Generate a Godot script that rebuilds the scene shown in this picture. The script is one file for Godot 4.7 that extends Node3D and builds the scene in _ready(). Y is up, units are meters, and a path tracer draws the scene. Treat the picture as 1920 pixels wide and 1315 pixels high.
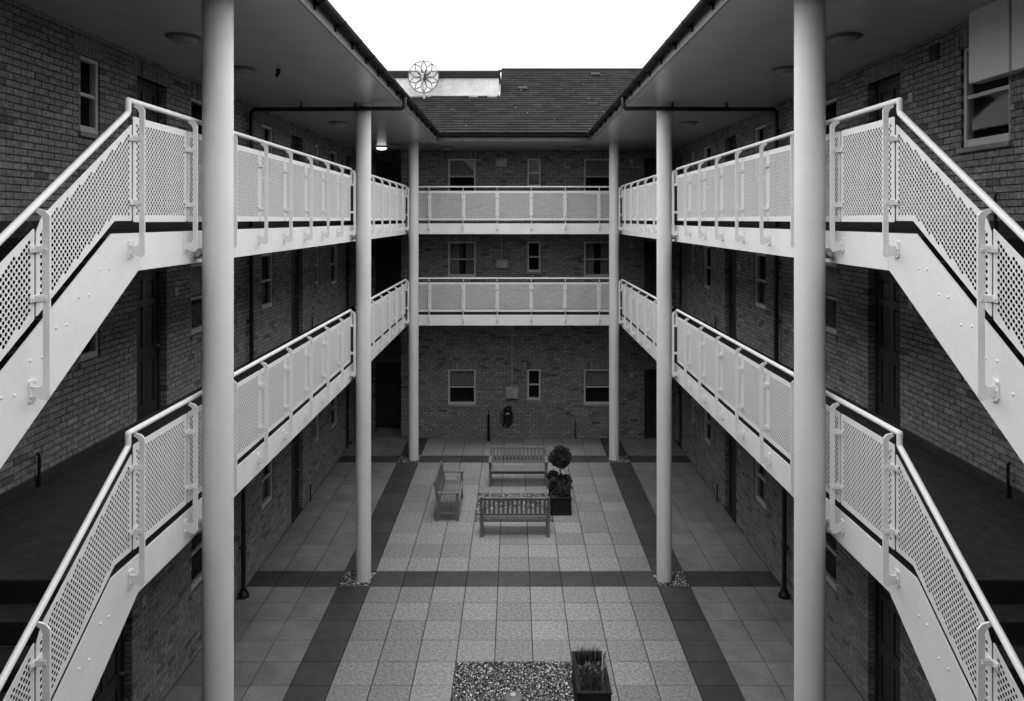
extends Node3D
# A three-storey brick court with white walkways, stairs and columns, under an overcast sky.
# World: x right, y up, the camera looks along -z; "d" below is the distance from the camera plane (z = -d).

const EYE := 6.92          # height of the eye above the paving
const FOCAL := 1401.0      # focal length in pixels of the 1920 x 1315 photograph
const WALL_X := 5.05
const EDGE_X := 3.12       # outer face of the walkway edge
const RAIL_X := 3.09
const COL_X := 2.90
const BACK_D := 23.65
const BACK_EDGE := 21.84
const EAVE_X := 2.16
const EAVE_D := 20.86
const SOFFIT := 9.14
const FLOORS := [4.137, 6.81]   # top of the white edge beams
const SLOPE := 0.655

var rng := RandomNumberGenerator.new()
var M := {}
var taken := {}
var shared := {}

# ---------------------------------------------------------------- mesh builder
class MB:
	var v := PackedVector3Array()
	var n := PackedVector3Array()
	var c := PackedColorArray()
	var col := Color(1, 1, 1)
	func tri(a: Vector3, b: Vector3, d: Vector3, na: Vector3, nb: Vector3, nd: Vector3) -> void:
		v.append(a); v.append(d); v.append(b)
		n.append(na); n.append(nd); n.append(nb)
		c.append(col); c.append(col); c.append(col)
	# corners counter-clockwise seen from outside
	func quad(a: Vector3, b: Vector3, d: Vector3, e: Vector3) -> void:
		var nn := (b - a).cross(e - a)
		if nn.length_squared() < 1e-16:
			nn = (b - a).cross(d - a)
		nn = nn.normalized()
		tri(a, b, d, nn, nn, nn)
		tri(a, d, e, nn, nn, nn)
	func box(p: Vector3, q: Vector3, back := true) -> void:
		var a := Vector3(minf(p.x, q.x), minf(p.y, q.y), minf(p.z, q.z))
		var b := Vector3(maxf(p.x, q.x), maxf(p.y, q.y), maxf(p.z, q.z))
		quad(Vector3(a.x, a.y, b.z), Vector3(b.x, a.y, b.z), Vector3(b.x, b.y, b.z), Vector3(a.x, b.y, b.z))
		if back:
			quad(Vector3(b.x, a.y, a.z), Vector3(a.x, a.y, a.z), Vector3(a.x, b.y, a.z), Vector3(b.x, b.y, a.z))
		quad(Vector3(b.x, a.y, b.z), Vector3(b.x, a.y, a.z), Vector3(b.x, b.y, a.z), Vector3(b.x, b.y, b.z))
		quad(Vector3(a.x, a.y, a.z), Vector3(a.x, a.y, b.z), Vector3(a.x, b.y, b.z), Vector3(a.x, b.y, a.z))
		quad(Vector3(a.x, b.y, b.z), Vector3(b.x, b.y, b.z), Vector3(b.x, b.y, a.z), Vector3(a.x, b.y, a.z))
		quad(Vector3(a.x, a.y, a.z), Vector3(b.x, a.y, a.z), Vector3(b.x, a.y, b.z), Vector3(a.x, a.y, b.z))
	# a box with all its long edges chamfered by e
	func bevel_box(p: Vector3, q: Vector3, e: float) -> void:
		var a := Vector3(minf(p.x, q.x), minf(p.y, q.y), minf(p.z, q.z))
		var b := Vector3(maxf(p.x, q.x), maxf(p.y, q.y), maxf(p.z, q.z))
		var m := (a + b) * 0.5
		var h := (b - a) * 0.5
		e = minf(e, minf(h.x, minf(h.y, h.z)) * 0.9)
		for ax in 3:
			var u := (ax + 1) % 3
			var w := (ax + 2) % 3
			for s: float in [-1.0, 1.0]:
				var pts := []
				for k: Array in [[-1.0, -1.0], [1.0, -1.0], [1.0, 1.0], [-1.0, 1.0]]:
					var x := m
					x[ax] += s * h[ax]
					x[u] += k[0] * (h[u] - e)
					x[w] += k[1] * (h[w] - e)
					pts.append(x)
				if s > 0: quad(pts[0], pts[1], pts[2], pts[3])
				else: quad(pts[3], pts[2], pts[1], pts[0])
			for s: float in [-1.0, 1.0]:
				for t: float in [-1.0, 1.0]:
					var p0 := m; var p1 := m; var p2 := m; var p3 := m
					p0[u] += s * h[u]; p0[w] += t * (h[w] - e); p0[ax] -= h[ax] - e
					p1[u] += s * h[u]; p1[w] += t * (h[w] - e); p1[ax] += h[ax] - e
					p2[u] += s * (h[u] - e); p2[w] += t * h[w]; p2[ax] += h[ax] - e
					p3[u] += s * (h[u] - e); p3[w] += t * h[w]; p3[ax] -= h[ax] - e
					if s * t > 0: quad(p1, p0, p3, p2)
					else: quad(p0, p1, p2, p3)
	func tube(path: PackedVector3Array, r: float, sides := 12, r_end := -1.0) -> void:
		var rings := []
		var norms := []
		var re := r if r_end < 0 else r_end
		var ref := Vector3.UP
		for i in path.size():
			var d := (path[mini(i + 1, path.size() - 1)] - path[maxi(i - 1, 0)]).normalized()
			if absf(d.dot(ref)) > 0.98: ref = Vector3.RIGHT if absf(d.x) < 0.9 else Vector3.BACK
			var s := d.cross(ref).normalized()
			ref = s.cross(d).normalized()
			var rr := lerpf(r, re, float(i) / maxf(1, path.size() - 1))
			var ring := []
			var nr := []
			for k in sides:
				var a := TAU * k / sides
				var o := s * cos(a) + ref * sin(a)
				ring.append(path[i] + o * rr); nr.append(o)
			rings.append(ring); norms.append(nr)
		for i in path.size() - 1:
			for k in sides:
				var j := (k + 1) % sides
				tri(rings[i][k], rings[i + 1][j], rings[i][j], norms[i][k], norms[i + 1][j], norms[i][j])
				tri(rings[i][k], rings[i + 1][k], rings[i + 1][j], norms[i][k], norms[i + 1][k], norms[i + 1][j])
		for e: int in [0, path.size() - 1]:
			var d := (path[1] - path[0]).normalized() * -1.0 if e == 0 else (path[e] - path[e - 1]).normalized()
			for k in sides:
				var j := (k + 1) % sides
				if e == 0: tri(path[e], rings[e][k], rings[e][j], d, d, d)
				else: tri(path[e], rings[e][j], rings[e][k], d, d, d)
	# profile of (radius, height) pairs turned about a vertical axis through o
	func lathe(o: Vector3, prof: PackedVector2Array, sides := 24, smooth := true) -> void:
		for i in prof.size() - 1:
			var p := prof[i]
			var q := prof[i + 1]
			var t := q - p
			var nl := Vector2(t.y, -t.x).normalized()
			for k in sides:
				var a := TAU * k / sides
				var b := TAU * (k + 1) / sides
				var ca := Vector3(cos(a), 0, sin(a))
				var cb := Vector3(cos(b), 0, sin(b))
				var na := ca * nl.x + Vector3.UP * nl.y
				var nb := cb * nl.x + Vector3.UP * nl.y
				if not smooth:
					na = (na + nb).normalized(); nb = na
				var A := o + ca * p.x + Vector3.UP * p.y
				var B := o + cb * p.x + Vector3.UP * p.y
				var C := o + cb * q.x + Vector3.UP * q.y
				var D := o + ca * q.x + Vector3.UP * q.y
				if p.x > 1e-5: tri(A, C, B, na, nb, nb)
				if q.x > 1e-5: tri(A, D, C, na, na, nb)
	# a flat outline in the plane spanned by ax and ay, t thick along ax x ay, both ways from o
	func prism(o: Vector3, ax: Vector3, ay: Vector3, outline: PackedVector2Array, t: float) -> void:
		var poly := outline
		if Geometry2D.is_polygon_clockwise(poly):
			poly = poly.duplicate(); poly.reverse()
		var nn := ax.cross(ay).normalized()
		var h := nn * t * 0.5
		var idx := Geometry2D.triangulate_polygon(poly)
		for i in range(0, idx.size(), 3):
			var q := [poly[idx[i]], poly[idx[i + 1]], poly[idx[i + 2]]]
			if (q[1] - q[0]).cross(q[2] - q[0]) < 0:
				q = [q[0], q[2], q[1]]
			var w := []
			for x: Vector2 in q: w.append(o + ax * x.x + ay * x.y)
			tri(w[0] + h, w[1] + h, w[2] + h, nn, nn, nn)
			tri(w[0] - h, w[2] - h, w[1] - h, -nn, -nn, -nn)
		for i in poly.size():
			var p: Vector2 = poly[i]
			var r: Vector2 = poly[(i + 1) % poly.size()]
			var P := o + ax * p.x + ay * p.y
			var R := o + ax * r.x + ay * r.y
			quad(P - h, R - h, R + h, P + h)
	func mesh(m: Material) -> ArrayMesh:
		var a := []
		a.resize(Mesh.ARRAY_MAX)
		a[Mesh.ARRAY_VERTEX] = v
		a[Mesh.ARRAY_NORMAL] = n
		a[Mesh.ARRAY_COLOR] = c
		var am := ArrayMesh.new()
		am.add_surface_from_arrays(Mesh.PRIMITIVE_TRIANGLES, a)
		am.surface_set_material(0, m)
		return am

# ---------------------------------------------------------------- nodes
func numbered(called: String) -> String:
	var k: int = taken.get(called, 0)
	taken[called] = k + 1
	return called if k == 0 else "%s_%03d" % [called, k]

func thing(called: String, label: String, category: String, at := Vector3.ZERO, turn := 0.0, group := "") -> Node3D:
	var o := Node3D.new()
	o.name = numbered(called)
	add_child(o)
	o.position = at
	o.rotation.y = turn
	tag(o, label, category, group)
	return o

func tag(o: Node, label: String, category: String, group := "", kind := "") -> void:
	o.set_meta("label", label)
	if category: o.set_meta("category", category)
	if group: o.set_meta("group", group)
	if kind: o.set_meta("kind", kind)

func put(called: String, mesh: Mesh, parent: Node, at := Vector3.ZERO, turn := 0.0) -> MeshInstance3D:
	var o := MeshInstance3D.new()
	o.name = numbered(called) if parent == self else called
	o.mesh = mesh
	parent.add_child(o, true)
	o.position = at
	o.rotation.y = turn
	return o

func part(called: String, mb: MB, m: Material, parent: Node, at := Vector3.ZERO, turn := 0.0) -> MeshInstance3D:
	return put(called, mb.mesh(m), parent, at, turn)

# a setting node: kind "structure"
func setting(called: String, label: String, category: String, at := Vector3.ZERO) -> Node3D:
	var o := thing(called, label, category, at)
	o.set_meta("kind", "structure")
	return o

func P(x: float, y: float, d: float) -> Vector3:
	return Vector3(x, y, -d)

# ---------------------------------------------------------------- materials
func grey(g: float, a := 1.0) -> Color:
	var c := Color(g, g, g).linear_to_srgb()
	c.a = a
	return c

func noise_image(size: int, sd: int, coarse: float, fine: float, lo: float, hi: float, mixf := 0.5, power := 1.0) -> ImageTexture:
	var a := FastNoiseLite.new()
	a.seed = sd; a.frequency = coarse; a.fractal_octaves = 4
	var b := FastNoiseLite.new()
	b.seed = sd + 7; b.frequency = fine; b.fractal_octaves = 2
	var ia := a.get_seamless_image(size, size)
	var ib := b.get_seamless_image(size, size)
	var im := Image.create_empty(size, size, false, Image.FORMAT_RGB8)
	for y in size:
		for x in size:
			var g := lerpf(ia.get_pixel(x, y).r, ib.get_pixel(x, y).r, mixf)
			g = lerpf(lo, hi, pow(clampf(g, 0, 1), power))
			im.set_pixel(x, y, Color(g, g, g))
	return ImageTexture.create_from_image(im)

func mat(key: String, g: float, rough: float, tex: Texture2D = null, scale := 1.0, vcol := false) -> StandardMaterial3D:
	var m := StandardMaterial3D.new()
	m.albedo_color = grey(g)
	m.roughness = rough
	m.metallic_specular = 0.4
	if tex:
		m.albedo_texture = tex
		m.uv1_triplanar = true
		m.uv1_world_triplanar = true
		m.uv1_scale = Vector3.ONE * scale
	m.vertex_color_use_as_albedo = vcol
	M[key] = m
	return m

func relief(m: StandardMaterial3D, tex: Texture2D, cm: float) -> void:
	m.heightmap_enabled = true
	m.heightmap_texture = tex
	m.heightmap_scale = cm

func make_materials() -> void:
	var speck := noise_image(512, 3, 0.012, 0.09, 0.45, 1.12, 0.5)
	var blotch := noise_image(1024, 11, 0.012, 0.16, 0.45, 1.2, 0.6)
	var soft := noise_image(512, 21, 0.006, 0.05, 0.78, 1.06, 0.4)
	var paint := noise_image(512, 23, 0.008, 0.06, 0.955, 1.015, 0.4)
	var slateT := noise_image(512, 31, 0.02, 0.12, 0.5, 1.15, 0.5)
	var wood := noise_image(256, 41, 0.03, 0.2, 0.6, 1.1, 0.5)
	mat("brick", 1.0, 0.88, speck, 1.9, true)
	mat("mortar", 0.045, 0.95, speck, 2.3)
	mat("slab_light", 1.0, 0.85, blotch, 1.1, true)
	relief(M.slab_light, blotch, 0.3)
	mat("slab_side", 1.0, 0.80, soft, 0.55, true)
	mat("slab_dark", 1.0, 0.80, soft, 0.7, true)
	mat("joint", 0.035, 0.95, speck, 2.0)
	mat("white", 0.78, 0.42, paint, 0.45)
	mat("column", 0.72, 0.45, paint, 0.35)
	mat("panel", 0.74, 0.45)
	mat("soffit", 0.6, 0.24, paint, 0.3)
	mat("board", 0.075, 0.5, soft, 0.5)
	mat("floor", 0.04, 0.75, speck, 0.9)
	mat("tread", 0.035, 0.7, speck, 0.9)
	mat("riser", 0.015, 0.8)
	mat("black", 0.012, 0.35)
	mat("gutter", 0.012, 0.55, soft, 1.0)
	M.gutter.metallic_specular = 0.2
	mat("door", 0.035, 0.4, soft, 0.8)
	mat("frame", 0.5, 0.4, paint, 0.8)
	mat("sill", 0.25, 0.6, soft, 1.2)
	mat("room", 0.03, 0.9)
	mat("curtain", 0.35, 0.9, soft, 2.0)
	mat("plaque", 0.35, 0.5)
	mat("metal_box", 0.36, 0.45, soft, 0.9)
	mat("cabinet", 0.72, 0.4, paint, 0.7)
	mat("steel", 0.5, 0.3)
	M.steel.metallic = 0.9
	mat("slate", 1.0, 0.95, slateT, 1.3, true)
	M.slate.metallic_specular = 0.1
	mat("render", 0.42, 0.85, soft, 0.35)
	mat("wood", 0.17, 0.7, wood, 3.0)
	mat("bark", 0.03, 0.9, wood, 6.0)
	mat("leaf", 1.0, 0.55, null, 1.0, true)
	mat("soil", 0.02, 0.95, speck, 4.0)
	mat("planter", 0.018, 0.6, soft, 1.5)
	M.planter.metallic_specular = 0.2
	mat("bollard", 0.1, 0.5, soft, 1.5)
	mat("pebble", 1.0, 0.6, null, 1.0, true)
	mat("paper", 0.75, 0.8)
	mat("ink", 0.06, 0.7)
	mat("opal", 0.38, 0.35)
	mat("lamp_base", 0.14, 0.5)
	mat("dish_rib", 0.05, 0.5)
	var g := mat("glass", 0.02, 0.03)
	g.transparency = BaseMaterial3D.TRANSPARENCY_ALPHA
	g.albedo_color = Color(0.05, 0.05, 0.05, 0.3)
	g.metallic_specular = 0.25
	var k := mat("mesh_skin", 0.7, 0.6)
	k.transparency = BaseMaterial3D.TRANSPARENCY_ALPHA
	k.albedo_color = grey(0.42, 0.7)
	var l := mat("lit", 0.8, 0.5)
	l.emission_enabled = true
	l.emission = Color(1, 1, 1)
	l.emission_energy_multiplier = 1.0

# ---------------------------------------------------------------- brick walls
# local axes of a wall: x along it, y up, z out of its face
func brick_tone() -> float:
	var t := 0.36 * rng.randf_range(0.8, 1.16)
	var r := rng.randf()
	if r < 0.08: t *= 0.58
	elif r < 0.13: t *= 1.25
	return t

func add_brick(mb: MB, a: float, b: float, y0: float, y1: float) -> void:
	var z := rng.randf_range(-0.0015, 0.002)
	var g := brick_tone()
	mb.col = Color(g, g, g)
	mb.box(Vector3(a, y0, -0.1), Vector3(b, y1, z), false)

# openings: [x0, x1, y0, y1]
func brickwork(wall: Node3D, x0: float, x1: float, y0: float, y1: float, openings: Array, seen: Callable) -> void:
	var mb := MB.new()
	var singles := []
	var cut := openings.duplicate()
	for o: Array in openings:
		if o[3] + 0.24 < y1 + 0.06:
			cut.append([o[0] - 0.11, o[1] + 0.11, o[3], o[3] + 0.225])
	var row := int(round(y0 / 0.075))
	while row * 0.075 < y1 - 0.02:
		var ya := row * 0.075 + 0.006
		var yb := minf(ya + 0.063, y1)
		var yc := row * 0.075 + 0.0375
		var holes := []
		for o: Array in cut:
			if yc > o[2] and yc < o[3]: holes.append(o)
		var x := floorf(x0 / 0.225) * 0.225 - (0.1125 if row % 2 else 0.0)
		while x < x1:
			var pieces := [[maxf(x + 0.005, x0), minf(x + 0.22, x1)]]
			for o: Array in holes:
				var nxt := []
				for p: Array in pieces:
					if p[1] <= o[0] or p[0] >= o[1]: nxt.append(p)
					else:
						if p[0] < o[0] - 0.004: nxt.append([p[0], o[0]])
						if p[1] > o[1] + 0.004: nxt.append([o[1], p[1]])
				pieces = nxt
			for p: Array in pieces:
				if p[1] - p[0] < 0.004: continue
				if p[1] - p[0] > 0.2145:
					var s: float = seen.call((p[0] + p[1]) * 0.5, yc)
					if s > 0:
						singles.append([s, p[0], ya])
						continue
				add_brick(mb, p[0], p[1], ya, yb)
			x += 0.225
		row += 1
	for o: Array in openings:                         # soldier course over each opening
		if o[3] + 0.24 >= y1 + 0.06: continue
		var count := int(round((o[1] - o[0] + 0.22) / 0.075))
		var w: float = (o[1] - o[0] + 0.22) / count
		for k in count:
			var a: float = o[0] - 0.11 + k * w
			add_brick(mb, a + 0.005, a + w - 0.005, o[3] + 0.005, minf(o[3] + 0.22, y1))
	singles.sort_custom(func(p: Array, q: Array) -> bool: return p[0] > q[0])
	for i in singles.size():
		if i < 300:
			put("brick", brick_mesh(rng.randi() % 14), wall, Vector3(singles[i][1] + 0.1075, singles[i][2] + 0.0315, rng.randf_range(-0.0015, 0.002)))
		else:
			add_brick(mb, singles[i][1], singles[i][1] + 0.215, singles[i][2], singles[i][2] + 0.063)
	part("brickwork", mb, M.brick, wall).set_meta("kind", "stuff")
	# the bed behind the bricks, with the same openings 2 mm wider
	var bed := MB.new()
	var xs := [x0, x1]
	var ys := [y0, y1]
	for o: Array in openings:
		xs.append_array([clampf(o[0] - 0.002, x0, x1), clampf(o[1] + 0.002, x0, x1)])
		ys.append_array([clampf(o[2] - 0.002, y0, y1), clampf(o[3] + 0.002, y0, y1)])
	xs.sort(); ys.sort()
	for i in xs.size() - 1:
		if xs[i + 1] - xs[i] < 0.001: continue
		for j in ys.size() - 1:
			if ys[j + 1] - ys[j] < 0.001: continue
			var cx: float = (xs[i] + xs[i + 1]) * 0.5
			var cy: float = (ys[j] + ys[j + 1]) * 0.5
			var inside := false
			for o: Array in openings:
				if cx > o[0] - 0.002 and cx < o[1] + 0.002 and cy > o[2] - 0.002 and cy < o[3] + 0.002: inside = true
			if not inside:
				bed.box(Vector3(xs[i], ys[j], -0.25), Vector3(xs[i + 1], ys[j + 1], -0.012))
	part("mortar", bed, M.mortar, wall)

func brick_mesh(k: int) -> Mesh:
	var key := "brick%d" % k
	if not shared.has(key):
		var mb := MB.new()
		var g := brick_tone()
		mb.col = Color(g, g, g)
		mb.bevel_box(Vector3(-0.1065, -0.0315, -0.1), Vector3(0.1065, 0.0315, 0), 0.003)
		shared[key] = mb.mesh(M.brick)
	return shared[key]

# a vertical sliding window: frame > pane (two), sill, curtain
func window(wall: Node3D, o: Array, curtain := 0) -> void:
	var w: float = o[1] - o[0]
	var h: float = o[3] - o[2]
	var f := MB.new()
	var t := 0.055 if w > 0.5 else 0.05
	var mid := h * 0.5
	f.bevel_box(Vector3(0, 0, -0.11), Vector3(t, h, -0.026), 0.006)
	f.bevel_box(Vector3(w - t, 0, -0.11), Vector3(w, h, -0.026), 0.006)
	f.bevel_box(Vector3(t, h - t, -0.11), Vector3(w - t, h, -0.026), 0.006)
	f.bevel_box(Vector3(t, 0, -0.11), Vector3(w - t, t * 1.6, -0.026), 0.006)
	f.bevel_box(Vector3(t, mid - 0.022, -0.10), Vector3(w - t, mid + 0.022, -0.036), 0.005)
	var win := part("window", f, M.frame, wall, Vector3(o[0], o[2], 0))
	for q: Array in [[t * 1.6, mid - 0.022, -0.06], [mid + 0.022, h - t, -0.08]]:
		var g := MB.new()
		g.quad(Vector3(t, q[0], q[2]), Vector3(w - t, q[0], q[2]), Vector3(w - t, q[1], q[2]), Vector3(t, q[1], q[2]))
		part("pane", g, M.glass, win)
	var s := MB.new()
	s.bevel_box(Vector3(-0.05, -0.06, -0.1), Vector3(w + 0.05, -0.002, 0.04), 0.008)
	part("sill", s, M.sill, win)
	var r := MB.new()
	var b := -0.6
	r.quad(Vector3(0, 0, b), Vector3(w, 0, b), Vector3(w, h, b), Vector3(0, h, b))
	r.quad(Vector3(0, 0, -0.12), Vector3(0, 0, b), Vector3(0, h, b), Vector3(0, h, -0.12))
	r.quad(Vector3(w, 0, b), Vector3(w, 0, -0.12), Vector3(w, h, -0.12), Vector3(w, h, b))
	r.quad(Vector3(0, h, b), Vector3(w, h, b), Vector3(w, h, -0.12), Vector3(0, h, -0.12))
	r.quad(Vector3(0, 0, -0.12), Vector3(w, 0, -0.12), Vector3(w, 0, b), Vector3(0, 0, b))
	part("room", r, M.room, win)
	if curtain == 1:            # two drapes drawn to the sides
		for side in 2:
			var dr := MB.new()
			var cx0 := 0.03 if side == 0 else w * 0.62
			var cw := w * 0.35
			for k in 12:
				var xa := cx0 + cw * k / 12.0
				var xb := cx0 + cw * (k + 1) / 12.0
				var za := -0.2 + 0.02 * sin(k * 1.9)
				var zb := -0.2 + 0.02 * sin((k + 1) * 1.9)
				dr.quad(Vector3(xa, 0.02, za), Vector3(xb, 0.02, zb), Vector3(xb, h - 0.02, zb), Vector3(xa, h - 0.02, za))
			part("curtain", dr, M.curtain, win)
	elif curtain == 2:          # a blind half way down
		var bl := MB.new()
		bl.box(Vector3(0.04, h * 0.52, -0.175), Vector3(w - 0.04, h - 0.02, -0.17))
		part("blind", bl, M.curtain, win)

func door(wall: Node3D, o: Array) -> void:
	var w: float = o[1] - o[0]
	var h: float = o[3] - o[2]
	var f := MB.new()
	f.bevel_box(Vector3(0, 0, -0.2), Vector3(0.055, h, -0.09), 0.005)
	f.bevel_box(Vector3(w - 0.055, 0, -0.2), Vector3(w, h, -0.09), 0.005)
	f.bevel_box(Vector3(0.055, h - 0.055, -0.2), Vector3(w - 0.055, h, -0.09), 0.005)
	var d := part("door", f, M.door, wall, Vector3(o[0], o[2], 0))
	var l := MB.new()
	var a := 0.057
	var b := w - 0.057
	var c := (a + b) * 0.5
	var top := h - 0.057
	var z := -0.115
	# stiles, rails and six sunk panels
	for st: Array in [[a, a + 0.1], [c - 0.05, c + 0.05], [b - 0.1, b]]:
		l.box(Vector3(st[0], 0.03, -0.16), Vector3(st[1], top, z))
	for rl: Array in [[0.03, 0.22], [0.82, 1.0], [1.58, 1.68], [top - 0.1, top]]:
		l.box(Vector3(a + 0.1, rl[0], -0.16), Vector3(c - 0.05, rl[1], z - 0.0005))
		l.box(Vector3(c + 0.05, rl[0], -0.16), Vector3(b - 0.1, rl[1], z - 0.0005))
	for pn: Array in [[0.22, 0.82], [1.0, 1.58], [1.68, top - 0.1]]:
		for q: Array in [[a + 0.1, c - 0.05], [c + 0.05, b - 0.1]]:
			l.bevel_box(Vector3(q[0] + 0.02, pn[0] + 0.02, -0.155), Vector3(q[1] - 0.02, pn[1] - 0.02, z - 0.006), 0.012)
			l.box(Vector3(q[0], pn[0], -0.158), Vector3(q[1], pn[1], z - 0.022))
	part("leaf", l, M.door, d)
	var k := MB.new()
	var kc := Vector3(b - 0.05, 0.98, z)
	k.tube(PackedVector3Array([kc, kc + Vector3(0, 0, 0.035)]), 0.01, 10)
	k.tube(PackedVector3Array([kc + Vector3(0, 0, 0.03), kc + Vector3(0, 0, 0.045), kc + Vector3(0, 0, 0.062)]), 0.025, 12, 0.014)
	part("handle", k, M.steel, d)
	var s := MB.new()
	s.bevel_box(Vector3(0, -0.002, -0.2), Vector3(w, 0.028, -0.02), 0.006)
	part("threshold", s, M.floor, d)
	var bk := MB.new()
	bk.box(Vector3(-0.05, -0.05, -0.27), Vector3(w + 0.05, h + 0.05, -0.252))
	part("backing", bk, M.room, d)

func plaque(wall: Node3D, x: float, y: float) -> void:
	var p := MB.new()
	p.bevel_box(Vector3(-0.055, -0.065, 0.0), Vector3(0.055, 0.065, 0.02), 0.006)
	part("number_plaque", p, M.plaque, wall, Vector3(x, y, 0.002))

const HEADS := [2.175, 6.225, 8.85]
const WIDE_FOOT := [1.05, 5.1, 7.725]
const NARROW_FOOT := [1.2, 5.25, 7.95]
const DOOR_FOOT := [0.0, 4.125, 6.75]

# openings of a side wall: [kind, d0, d1, floors]
func side_openings(s: int) -> Array:
	if s < 0:
		return [["narrow", 8.70, 9.12, [1, 2]], ["door", 8.95, 9.88, [0]], ["door", 10.0, 10.87, [1, 2]], ["wide", 11.7, 12.75, [0, 1, 2]],
			["wide", 14.97, 15.7, [0, 1, 2]], ["door", 16.96, 17.87, [0, 1, 2]], ["narrow", 19.0, 19.42, [0, 1, 2]], ["wide", 20.7, 21.4, [0, 1, 2]], ["door", 22.45, 23.3, [0, 1, 2]]]
	return [["wide", 7.61, 8.43, [1, 2]], ["door", 9.76, 10.65, [0, 1, 2]], ["wide", 11.7, 12.75, [0, 1, 2]],
		["wide", 14.97, 15.7, [0, 1, 2]], ["door", 16.96, 17.87, [0, 1, 2]], ["wide", 19.2, 19.9, [0, 1, 2]], ["narrow", 20.9, 21.32, [0, 1, 2]], ["door", 22.45, 23.2, [0, 1, 2]]]

func fill_openings(wall: Node3D, list: Array) -> void:
	for e: Array in list:
		if e[0] == "door": door(wall, e[1])
		else: window(wall, e[1], e[2])

# whether a point of a side wall shows between the walkways, stairs and columns, and how large
func side_seen(d: float, y: float) -> float:
	var px := WALL_X * FOCAL / d
	if px > 950 or (px > 515 and px < 600): return 0.0
	var py := 412.0 - (y - EYE) * FOCAL / d
	if py < 4 or py > 1310: return 0.0
	var d2 := d * RAIL_X / WALL_X
	var y2 := EYE + (y - EYE) * RAIL_X / WALL_X
	var o := -SLOPE * maxf(0, 5.9 - d2)
	for F: float in FLOORS:
		if y2 > F - 0.4 + (o * 1.0) - (0.25 if o < -0.01 else 0.0) and y2 < F + 1.12 + o: return 0.0
		if y < F and y > F - 0.4: return 0.0
	return 1.0 / d

func build_walls() -> void:
	for s: int in [-1, 1]:
		var w := thing("brick_wall", "long brick side wall behind the stairs, on the side of the bench with its back to it" if s < 0 else "long brick side wall behind the stairs, carrying the pale metal cabinet near the soffit", "wall", Vector3(s * WALL_X, 0, 0), -s * PI / 2, "brick side walls")
		var list := []
		var rects := []
		for o: Array in side_openings(s):
			for fl: int in o[3]:
				var foot: float = DOOR_FOOT[fl] if o[0] == "door" else (NARROW_FOOT[fl] if o[0] == "narrow" else WIDE_FOOT[fl])
				var r := [o[1], o[2], foot, HEADS[fl]] if s < 0 else [-o[2], -o[1], foot, HEADS[fl]]
				rects.append(r)
				list.append([o[0], r, [0, 2, 0, 1][(rects.size() * 7) % 4] if o[0] == "wide" else 0])
				if o[0] == "door" and o[1] < 18:
					plaque(w, (o[2] + 0.28) if s < 0 else (-o[1] + 0.28), foot + 1.72)
		var far := 24.9 if s < 0 else BACK_D + 0.2
		var u0 := 6.4 if s < 0 else -far
		var u1 := far if s < 0 else -6.4
		brickwork(w, u0, u1, 0.0, SOFFIT + 0.06, rects, func(u: float, y: float) -> float: return side_seen(absf(u), y))
		fill_openings(w, list)
		var near := MB.new()                   # the wall runs on past the eye
		near.box(Vector3(-3.0 if s < 0 else -6.39, 0, -0.25), Vector3(6.39 if s < 0 else 3.0, SOFFIT + 0.06, 0))
		part("plain_wall", near, M.mortar, w)
		if s > 0:
			var v := MB.new()
			v.bevel_box(Vector3(-0.1, -0.1, 0.0), Vector3(0.1, 0.1, 0.02), 0.004)
			for k in 5: v.box(Vector3(-0.085, -0.08 + k * 0.036, 0.021), Vector3(0.085, -0.062 + k * 0.036, 0.03))
			part("air_vent", v, M.black, w, Vector3(-8.95, 8.92, 0.002))
	# back wall
	var b := thing("brick_wall", "brick end wall with three windows on each storey and a hose hanging low", "wall", Vector3(0, 0, -BACK_D))
	var list := []
	var rects := []
	for fl in 3:
		for o: Array in [["wide", -2.085, -1.21, 0], ["narrow", 0.43, 0.845, 0], ["wide", 2.22, 3.1, 0]]:
			var r := [o[1], o[2], NARROW_FOOT[fl] if o[0] == "narrow" else WIDE_FOOT[fl], HEADS[fl]]
			rects.append(r)
			list.append([o[0], r, 1 if fl == 1 and o[0] == "wide" else (2 if fl != 1 and o[0] == "wide" else 0)])
		var r2 := [4.13, 4.97, DOOR_FOOT[fl], HEADS[fl]]
		rects.append(r2)
		list.append(["door", r2, 0])
		plaque(b, 3.72, DOOR_FOOT[fl] + 2.0)
	brickwork(b, -3.57, WALL_X, 0.0, SOFFIT + 0.06, rects, func(u: float, y: float) -> float: return (1.0 - 0.05 * absf(u) - 0.1 * y) if y < 3.3 and absf(u) < 2.85 else 0.0)
	fill_openings(b, list)
	var ret := MB.new()
	ret.box(Vector3(-3.565, 0, -1.25), Vector3(-3.3, SOFFIT + 0.06, -0.26))
	part("return_wall", ret, M.mortar, b)
	# recess in the corner
	var c := thing("brick_wall", "short brick wall with dark doors set back in the corner recess under the lit lamp", "wall", Vector3(0, 0, -24.9))
	list = []
	rects = []
	for fl in 3:
		var r := [-4.62, -3.75, DOOR_FOOT[fl], HEADS[fl]]
		rects.append(r)
		list.append(["door", r, 0])
	brickwork(c, -WALL_X - 0.2, -3.57, 0.0, SOFFIT + 0.06, rects, func(_u: float, _y: float) -> float: return 0.0)
	fill_openings(c, list)

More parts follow.
